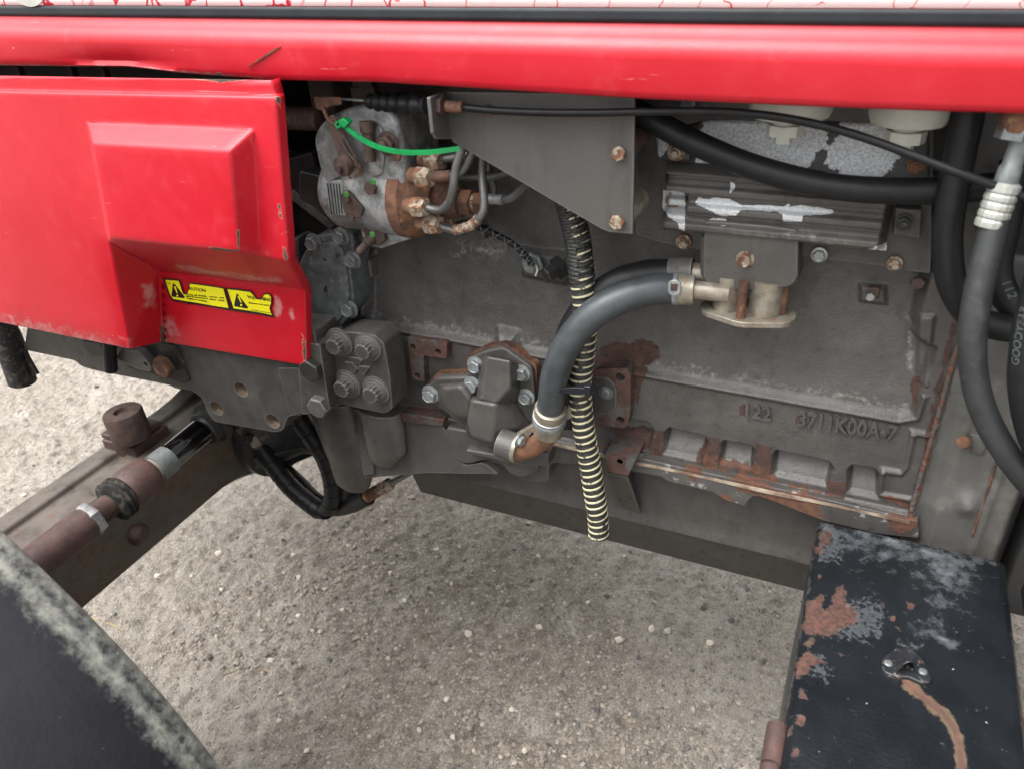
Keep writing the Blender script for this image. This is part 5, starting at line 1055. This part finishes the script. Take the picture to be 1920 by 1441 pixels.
F = [[i * 3 + k, i * 3 + k + 1, (i + 1) * 3 + k + 1, (i + 1) * 3 + k] for i in range(59) for k in range(2)]
build('seam_edge', V, F, 'seam', bh, smooth=False)
bolt(1810, 828, -.040, 15, 'rust', 'hex', bh, axis=(-.6, -.8, .1)); taper('boss', [(1818, 1848, 812, -.034), (1815, 1850, 830, -.034), (1820, 1845, 848, -.032)], 'bell', bh)
for a, b in (((1870, 860), (1822, 1005)),): ptube('rust_seam', [(a[0], a[1], -.034), ((a[0] + b[0]) / 2 + 1, (a[1] + b[1]) / 2, -.034), (b[0], b[1], -.034)], 2.4, 'rust', bh, seg=6)
box('gearbox_side', .25, 1.2, -.02, .5, .70, 1.60, 'interior', bh); box('dark_backdrop', .10, .30, .03, .06, 1.10, 1.6, 'interior', bh)  # second sheet is a dark backdrop added behind the hoses

# ================================================================== FRONT AXLE, TIE ROD, STOP
XB = -1.05; ZT = .72
axp = [(-1.05, .565), (-1.05, .70), (-1.058, .719), (-1.105, .721), (-1.112, .712), (-1.124, .712), (-1.130, .722), (-1.165, .722), (-1.185, .70), (-1.185, .575), (-1.17, .555), (-1.065, .555)]
V, F = [], []; ys = [-.98, -.75, -.45, -.20, -.10, -.06, -.02, .02, .06, .10, .20, .30, .50, .60, .70, .90, 1.3]; n = len(axp)
for y in ys:
    k = 1.0 + .35 * sst(np.array([y]), -.06, .10)[0] * (1 - sst(np.array([y]), .55, .75)[0])
    V += [((x + 1.115) * (1 + (k - 1) * .5) - 1.115, y, (z - .64) * k + .64 - (k - 1) * .035) for x, z in axp]
for i in range(len(ys) - 1): F += [[i * n + k, i * n + (k + 1) % n, (i + 1) * n + (k + 1) % n, (i + 1) * n + k] for k in range(n)]
F += [list(range(n)), [(len(ys) - 1) * n + k for k in range(n)]]
axle = build('front_axle', V, F, 'axle', bevel=.004, label='tan and rust stained front axle beam')
p = atX(258, 1000, XB); lathe('axle_plug', [(.020, 0), (.019, .008), (.012, .016), (.004, .018)], p, (1, 0, 0), 'rust_mauve', axle, seg=16)
box('axle_saddle', -1.24, -1.0, .02, .48, .70, .95, 'axle', axle, bevel=.03, seg=4)
hull_pts = [atX(200, 700, -1.2)]
st = lathe('axle_stop', [(.033, 0), (.033, .050), (.031, .053), (.014, .053), (.012, .046), (.001, .046)], atZ(248, 818, ZT + .028), (-.05, 0, 1), 'rust_dark', axle, seg=36, bevel=.0, label='rusty round steering stop')
c = atZ(250, 828, ZT); box('stop_foot', c.x - .034, c.x + .045, c.y - .034, c.y + .045, ZT - .01, ZT + .02, 'rust_mauve', axle, bevel=.003); box('stop_foot', c.x - .037, c.x + .037, c.y - .030, c.y + .040, ZT + .02, ZT + .030, 'rust_mauve', axle, bevel=.003)
ptube_ = lambda nm, pts, r, m, par, **k: tube(nm, pts, r, m, par, **k)
# the tie rod runs beside the axle on its rear side
A = atX(404, 786, -1.0); B = atX(300, 872, -1.005); E_ = atX(60, 1060, -1.01); dv = (E_ - B).normalized(); E2 = E_ + dv * .3
cyl = tube('steering_cylinder', [A + (A - B).normalized() * .25, B], .0235, 'chrome', seg=32, smoothpath=False, label='polished steering rod with grey collar')
tube('collar', [B - dv * .02, B + dv * .012], .0255, 'steel_grey', cyl, seg=24, smoothpath=False); tube('collar', [B + dv * .012, B + dv * .020], .0225, 'yzinc', cyl, seg=24, smoothpath=False)
lathe('gland', [(.040, 0), (.040, .012), (.030, .014), (.030, .03)], A, (B - A), 'grey_dark', cyl, seg=28)
tube('cylinder_barrel', [A + (A - B).normalized() * .012, A + (A - B).normalized() * .30], .038, 'grey_dark', cyl, seg=28, smoothpath=False)
tr = lathe('tie_rod', [(.024, 0), (.030, .003), (.034, .010), (.036, .045), (.032, .058), (.026, .062)], B + dv * .018, dv, 'rust_mauve', seg=6 * 4, label='rusty brown tie rod with ball joint and rubber boot')
bs = B + dv * .074
pr = []
for i in range(6): pr += [(.030 + (.004 if i % 2 else 0), i * .0045), (.033 + (.003 if i % 2 else 0), i * .0045 + .0022)]
lathe('rubber_boot', pr + [(.022, .029)], bs, dv, 'rubber_dirty', tr, seg=28)
ns = bs + dv * .026; lathe('threaded_end', [(.0195, 0)] + sum([[(.0195, .002 + i * .003), (.0180, .0035 + i * .003)] for i in range(12)], []), ns, dv, 'rust_mauve', tr, seg=20)
lathe('lock_nut', [(.028, 0), (.030, .003), (.030, .014), (.028, .016)], ns + dv * .034, dv, 'zinc', tr, seg=6)
tube('rod_tube', [ns + dv * .048, E2], .0275, 'rust_mauve', tr, seg=28, smoothpath=False)

# pinion housing with ribs behind the support
ph = lathe('pinion_housing', [(.115, 0), (.115, .02), (.095, .024), (.085, .03), (.055, .08), (.045, .12), (.038, .20)], Vector((-1.04, .10, .625)), (1, 0, 0), 'grey_dark', seg=40, label='dark pinion housing with radial ribs')
for i in range(6):
    a = i * math.pi / 3 + .3; d = Vector((0, math.cos(a), math.sin(a))); c = Vector((-1.02, .10, .625)); s = Vector((1, 0, 0)).cross(d) * .006
    P = [c + d * .05 + s, c + d * .105 + s, c + d * .06 + Vector((.075, 0, 0)) + s, c + d * .045 + Vector((.10, 0, 0)) + s]; build('rib', *prism_geo(P, -2 * s), 'grey_dark', ph, bevel=.002); bolt(0, 0, 0, 0, 'grey_dark', 'hex', ph, axis=(1, 0, 0), pos=c + Vector((0, math.cos(a + .5), math.sin(a + .5))) * .098, r=.011)
tube('drive_shaft', [Vector((-.86, .10, .625)), Vector((.6, .10, .66))], .03, 'grey_dark', ph, seg=20, smoothpath=False)
# hydraulic hoses with spiral wrap
def wrapped(name, pts, rpx, label, pitch=.03):
    o = ptube(name, pts, rpx, 'rubber', seg=20, n=12, label=label); path = catmull([at(*p) for p in pts], 16); fr = frames(path); r = rpx * pxs(pts[len(pts) // 2][2], *pts[len(pts) // 2][:2]); cum = [0]
    for i in range(1, len(path)): cum.append(cum[-1] + (path[i] - path[i - 1]).length)
    V, F = [], []; i = 0; N = int(cum[-1] / pitch * 20); gap = .12
    for j in range(N):
        s = j / 20 * pitch; k = min(max(np.searchsorted(cum, s) - 1, 0), len(path) - 2); p = path[k].lerp(path[k + 1], (s - cum[k]) / max(cum[k + 1] - cum[k], 1e-9)); t, u, v = fr[k]
        a = j / 20 * 2 * math.pi; nn = u * math.cos(a) + v * math.sin(a); w = pitch * (.5 - gap / 2)
        V += [p + nn * r * 1.02 - t * w, p + nn * r * 1.10 - t * w * .97, p + nn * r * 1.10 + t * w * .97, p + nn * r * 1.02 + t * w]
    for j in range(N - 1): F += [[j * 4 + k, j * 4 + k + 1, (j + 1) * 4 + k + 1, (j + 1) * 4 + k] for k in range(3)]
    build('spiral_wrap', V, F, 'rubber', o, angle=50); return o
w1 = wrapped('steering_hose', [(488, 838, .02), (512, 872, .015), (545, 912, .01), (580, 942, .008), (604, 955, .008), (622, 940, .008), (624, 905, .008), (612, 862, .008), (590, 825, .0), (566, 790, -.005), (545, 755, -.01)], 12, 'spiral wrapped black hose looping below the front support')
lathe('hose_fitting', [(.013, 0), (.013, .012), (.017, .013), (.017, .032), (.014, .033), (.012, .045)], at(466, 806, .02), at(488, 838, .02) - at(466, 806, .02), 'yzinc', w1, seg=6)
lathe('hose_ferrule', [(.014, 0), (.014, .016)], at(485, 833, .02), at(495, 848, .02) - at(485, 833, .02), 'copper', w1, seg=20)
w2 = ptube('return_hose', [(470, 868, .06), (500, 872, .055), (530, 880, .05), (560, 905, .045), (590, 935, .04), (625, 951, .03), (660, 945, .02), (690, 930, .012)], 11, 'rubber', seg=20, label='plain black hose ending in a rusted crimp fitting')
d2 = at(752, 895, .005) - at(688, 931, .012); a2 = at(682, 934, .012)
lathe('crimp', [(.0118, 0), (.0118, .020), (.0105, .023), (.0118, .027), (.0118, .047), (.008, .052)], a2, d2, 'rust', w2, seg=16); lathe('crimp', [(.008, 0), (.008, .010), (.0128, .011), (.0128, .038), (.009, .046)], a2 + d2.normalized() * .052, d2, 'bolt_rusty', w2, seg=6)
tube('pipe_stub', [a2 + d2.normalized() * .090, at(772, 884, .004), at(800, 872, .03)], .0055, 'steel_grey', w2, seg=12)
lathe('hose_fitting', [(.013, 0), (.013, .03), (.010, .032)], at(448, 862, .055), Vector((1, 0, .02)), 'grey_dark', w2, seg=12)

# ================================================================== FRONT WHEEL AND FENDER
FY = -.62; FC = Vector((-1.08, 0, .57)); FR = .652
M['fender'] = material('black plastic fender, edge bleached', (0.009, 0.010, 0.013, 1), (0.014, 0.015, 0.019, 1), 0.42, var=12, bump=0.35, bscale=160, spec=0.5,
    layers=[dict(mask='attr', attr='bleach', scale=90, amp=1.7, lo=0.36, hi=1.2, c1=(0.34, 0.35, 0.30, 1), c2=(0.19, 0.20, 0.18, 1), var=60, rough=0.85, op=0.85), dict(mask='noise', scale=60, lo=0.72, hi=0.74, c1=(0.4, 0.42, 0.38, 1), op=0.8)])
ang = np.linspace(math.radians(-38), math.radians(150), 150); cs = [(.004, -.030, 0), (.003, -.010, .3), (0.0, -.003, .95), (-.005, .0, .85), (-.009, .001, .70), (-.013, .0012, .62), (-.017, .002, .85), (-.022, .003, .95), (-.028, .004, .75), (-.034, .005, .52), (-.042, .006, .26), (-.052, .007, .06), (-.07, .009, .0), (-.16, .012, 0), (-.24, .014, 0), (-.34, .010, 0), (-.40, -.004, 0), (-.42, -.03, 0)]
V, F, B = [], [], []
for a in ang:
    for dy, dr, b in cs: V.append((FC.x + (FR + dr) * math.cos(a), FY + dy, FC.z + (FR + dr) * math.sin(a))); B.append(b)
n = len(cs)
for i in range(len(ang) - 1): F += [[i * n + k, i * n + k + 1, (i + 1) * n + k + 1, (i + 1) * n + k] for k in range(n - 1)]
fd = build('front_fender', V, F, 'fender', angle=70, label='black plastic front fender with bleached edge', fix=True)
fd.data.attributes.new('bleach', 'FLOAT', 'POINT').data.foreach_set('value', np.array(B, np.float32)); fd.modifiers.new('sol', 'SOLIDIFY').thickness = .004
wh = lathe('front_wheel', [(.30, -.14), (.44, -.17), (.52, -.16), (.56, -.13), (.57, 0), (.56, .13), (.52, .16), (.44, .17), (.30, .14)], Vector((FC.x, -.80, .571)), (0, 1, 0), 'tyre', seg=64, label='front tyre under the black fender')
lathe('rim', [(.10, -.05), (.29, -.06), (.31, -.12), (.31, .12), (.29, .06), (.10, .10)], Vector((FC.x, -.80, .571)), (0, 1, 0), 'zinc', wh, seg=48)
for i in range(24):
    for sgn in (1, -1):
        a = (i + (.5 if sgn > 0 else 0)) * 2 * math.pi / 24; c_ = Vector((FC.x + .565 * math.cos(a), -.80, .571 + .565 * math.sin(a))); t = Vector((-math.sin(a), 0, math.cos(a))); rd = Vector((math.cos(a), 0, math.sin(a)))
        P = [c_ + Vector((0, -sgn * .005, 0)) - t * .015, c_ + Vector((0, -sgn * .005, 0)) + t * .015, c_ + Vector((0, sgn * .15, 0)) + t * .085, c_ + Vector((0, sgn * .15, 0)) + t * .055]
        build('tread_lug', *prism_geo([q - rd * .01 for q in P], rd * .030), 'tyre', wh, bevel=0) if i % 1 == 0 else None
tube('wheel_hub', [Vector((FC.x - .03, -.70, .60)), Vector((FC.x - .03, -.92, .571))], .12, 'axle', wh, seg=28, smoothpath=False)
tube('fender_stay', [Vector((FC.x, -.72, .66)), Vector((FC.x, -.72, FC.z + FR))], .02, 'rubber', fd, seg=12, smoothpath=False)
# the rear wheel carries the tractor outside the picture
rw = lathe('rear_wheel', [(.40, -.2), (.66, -.23), (.76, -.2), (.80, -.1), (.80, .1), (.76, .2), (.66, .23), (.40, .2)], Vector((1.75, -.55, .80)), (0, 1, 0), 'tyre', seg=64, label='large rear tyre'); lathe('rim', [(.1, -.05), (.38, -.06), (.41, -.16), (.41, .16), (.38, .06), (.1, .1)], Vector((1.75, -.55, .80)), (0, 1, 0), 'zinc', rw, seg=48)
box('gearbox', 1.2, 2.1, -.15, .65, .6, 1.25, 'grey_dark', rw)

# ================================================================== BLACK BATTERY BOX
BT = .82
q = [atZ(x, y, BT) for x, y in ((1535, 970), (1885, 1022), (1915, 1441), (1465, 1441))]
bx0, bx1, by1 = .0195, .229, -.060; by0 = -.66
V, F = [], []; nxx, nyy = 90, 200
rim = .012
gx = np.linspace(bx0, bx1, nxx); gyv = np.linspace(by1, by0, nyy); X_, Y_ = np.meshgrid(gx, gyv)
e = np.minimum.reduce([X_ - bx0, bx1 - X_, by1 - Y_]); zt = BT - .010 * (1 - np.clip(e / rim, 0, 1)) ** 2.4 + (vnoise(X_.ravel() + 3, Y_.ravel() + 3, .05, 41).reshape(X_.shape) - .5) * .0012
def bpt(x, y): p = atZ(x, y, BT); return p.x, p.y
mkx, mky = bpt(1697, 1262)
# raised lifting eye pressing with an open mouth
V = np.stack([X_.ravel(), Y_.ravel(), zt.ravel()], 1)
idx = np.arange(nxx * nyy).reshape(nyy, nxx); F = np.stack([idx[:-1, :-1], idx[:-1, 1:], idx[1:, 1:], idx[1:, :-1]], -1).reshape(-1, 4)[:, ::-1]
rimi = np.concatenate([idx[:, 0][::-1], idx[0, 1:], idx[1:, -1]]); lo = V[rimi].copy(); lo[:, 2] = BT - .34; n0 = len(V); k = len(rimi); S = np.array([[rimi[i], rimi[i + 1], n0 + i + 1, n0 + i] for i in range(k - 1)])
me = bpy.data.meshes.new('battery_box'); me.from_pydata(np.concatenate([V, lo]), [], np.concatenate([F, S])); me.shade_smooth(); me.set_sharp_from_angle(angle=math.radians(40))
bm = bmesh.new(); bm.from_mesh(me); bmesh.ops.recalc_face_normals(bm, faces=bm.faces); bm.to_mesh(me); bm.free()
BO1, BO2 = (0.092, 0.040, 0.028, 1), (0.038, 0.019, 0.015, 1)
M['black_box'] = material('black paint, chalked and flaking', (0.0065, 0.008, 0.010, 1), (0.0095, 0.0115, 0.014, 1), 0.22, var=20, bump=0.5, bscale=320,
    layers=[dict(mask='attr', attr='chalk', scale=60, amp=2.2, lo=0.38, hi=1.35, c1=(0.27, 0.29, 0.31, 1), c2=(0.14, 0.155, 0.17, 1), rough=0.7, op=0.6), dict(mask='attr', attr='blister', scale=150, amp=3.6, lo=0.75, hi=1.05, c1=(0.075, 0.085, 0.095, 1), rough=0.3, op=0.6, depth=4.0),
            dict(mask='attr', attr='halo', scale=90, amp=2.0, lo=0.45, hi=0.85, c1=(0.20, 0.135, 0.07, 1), rough=0.85, op=0.45), dict(mask='attr', attr='rust', scale=85, amp=2.6, lo=0.38, hi=0.62, c1=BO1, c2=BO2, var=160, rough=0.9, depth=-1.5),
            dict(mask='attr', attr='streak', scale=60, amp=0.9, lo=0.25, hi=0.75, c1=(0.110, 0.050, 0.033, 1), c2=(0.060, 0.029, 0.021, 1), var=40, rough=0.8, op=0.95),
            dict(mask='noise', scale=170, lo=0.735, hi=0.745, c1=(0.55, 0.55, 0.5, 1), op=0.8)])
bb = link('battery_box', me, 'black_box', label='black painted battery box with rust patches and lifting eye')
L9 = lambda pts: [(1400 + x / 2.877, 940 + y / 2.877) for x, y in pts]
rb = [(L9([(330, 540), (400, 515), (420, 580), (450, 570), (480, 460), (520, 455), (520, 500), (560, 550), (600, 600), (590, 640), (500, 690), (420, 720), (300, 700)]), 7), (L9([(385, 165), (450, 160), (450, 215), (395, 230)]), 5), (L9([(260, 870), (350, 780), (360, 760), (345, 740), (310, 760), (350, 830), (395, 860), (330, 900), (280, 950)]), 7),
      (L9([(360, 245), (405, 245), (405, 275), (360, 270)]), 4), (L9([(385, 395), (405, 395), (405, 420), (385, 420)]), 3), (L9([(280, 1020), (320, 1020), (320, 1055), (285, 1055)]), 4), (L9([(285, 1150), (320, 1150), (315, 1200), (280, 1205)]), 4), (L9([(220, 1210), (250, 1215), (245, 1270), (215, 1265)]), 4), (L9([(250, 1320), (290, 1320), (285, 1375), (245, 1370)]), 4), (L9([(865, 550), (910, 550), (905, 575), (870, 575)]), 4),
      (L9([(400, 80), (600, 95), (590, 108), (400, 105)]), 3), (L9([(780, 615), (805, 615), (800, 640), (780, 635)]), 3), (strip(L9([(1435, 700), (1460, 850), (1480, 1000), (1496, 1200)]), 7), 3)]
paint(bb, {'streak': [(strip(L9([(850, 925), (858, 965), (900, 1010), (980, 1075), (1060, 1140), (1120, 1220), (1150, 1320), (1165, 1460)]), 13), 4.5)], 'rust': rb, 'halo': [(np.array(p), s + 4) for p, s in rb[:3]] + [(strip(L9([(850, 970), (980, 1080), (1100, 1180), (1150, 1330), (1160, 1441)]), 24), 5)],
           'chalk': [(L9([(400, 90), (800, 120), (1380, 220), (1330, 300), (1150, 560), (1000, 560), (900, 350), (700, 330), (520, 240), (400, 200)]), 45), (strip(L9([(850, 680), (1000, 720), (1150, 770)]), 16), 14), (strip(L9([(910, 630), (1060, 665)]), 12), 12), (strip(L9([(150, 1441), (260, 900), (330, 500), (385, 100)]), 5), 5)],
           'blister': [(L9([(500, 520), (700, 500), (780, 600), (720, 760), (560, 760), (430, 740)]), 14), (L9([(360, 780), (460, 880), (440, 980), (320, 950)]), 12), (L9([(800, 740), (960, 760), (960, 810), (810, 800)]), 10), (L9([(390, 110), (560, 160), (520, 330), (360, 350)]), 12)]})
# lifting eye: flat triangular pad, two rivets and an arched mouth
M['eye_paint'] = material('chipped black paint', (0.012, 0.013, 0.015, 1), (0.02, 0.021, 0.023, 1), 0.3, var=60, layers=[dict(mask='noise', scale=120, lo=0.60, hi=0.68, c1=(0.22, 0.21, 0.18, 1), rough=0.5), dict(mask='noise', scale=110, lo=0.62, hi=0.68, c1=(0.16, 0.07, 0.045, 1), rough=0.85)])
ey = [Vector((*bpt(*L9([p])[0]), BT + .0008)) for p in ((720, 900), (735, 850), (800, 800), (860, 795), (930, 840), (985, 920), (1000, 960), (985, 990), (930, 985), (870, 960), (800, 955), (745, 935))]
ee = build('lifting_eye', *prism_geo([v + Vector((0, 0, .0035)) for v in ey], (0, 0, -.006)), 'eye_paint', bb, bevel=.002, label='pressed eye leaking a rust streak')
for p in ((760, 885), (945, 930)): bolt(0, 0, 0, 0, 'steel_grey', 'dome', bb, axis=(0, 0, 1), pos=Vector((*bpt(*L9([p])[0]), BT + .003)), r=.0045, name='rivet')
m0, m1 = [Vector((*bpt(*L9([p])[0]), BT + .003)) for p in ((800, 935), (915, 935))]; V, F = [], []; mid = (m0 + m1) / 2; hw = (m1 - m0) / 2; outd = Vector((0, -.020, 0))
for j, (kk, hh_) in enumerate(((0.0, .001), (.45, .011), (1.0, .019))):
    for i in range(13):
        a = math.pi * i / 12; V.append(mid - outd * (1 - kk) * .8 + hw * math.cos(a) * (0.35 + .65 * kk) + Vector((0, 0, hh_ * math.sin(a))))
for j in range(2): F += [[j * 13 + i, j * 13 + i + 1, (j + 1) * 13 + i + 1, (j + 1) * 13 + i] for i in range(12)]
o_ = build('eye_mouth', V, F, 'eye_paint', bb, angle=70); o_.modifiers.new('sol', 'SOLIDIFY').thickness = .0016
build('mouth_floor', *prism_geo([mid + hw * .9 + Vector((0, 0, -.0015)), mid - hw * .9 + Vector((0, 0, -.0015)), mid - hw * .4 - outd * .7 + Vector((0, 0, -.0015)), mid + hw * .4 - outd * .7 + Vector((0, 0, -.0015))], (0, 0, -.001)), 'rust', bb, smooth=False)
for z in (0, 1):
    c = Vector((bx0 - .006, atZ(1460, 1385 + z * 75, BT).y, BT - .012 - z * .004)); tube('hinge_pin', [c + Vector((0, .022, 0)), c - Vector((0, .022, 0))], .010, 'rust_mauve', bb, seg=14, smoothpath=False)
build('box_flange', *prism_geo([Vector((bx1 + .002, by1 - .2, BT - .03)), Vector((bx1 + .02, by1 - .2, BT - .035)), Vector((bx1 + .02, by0, BT - .035)), Vector((bx1 + .002, by0, BT - .03))], (0, 0, -.01)), 'rust_dark', bb, bevel=.001)
box('step_bracket', bx1 + .012, bx1 + .08, -.16, -.10, BT - .01, BT + .012, 'black_stripe', bb, bevel=.003)
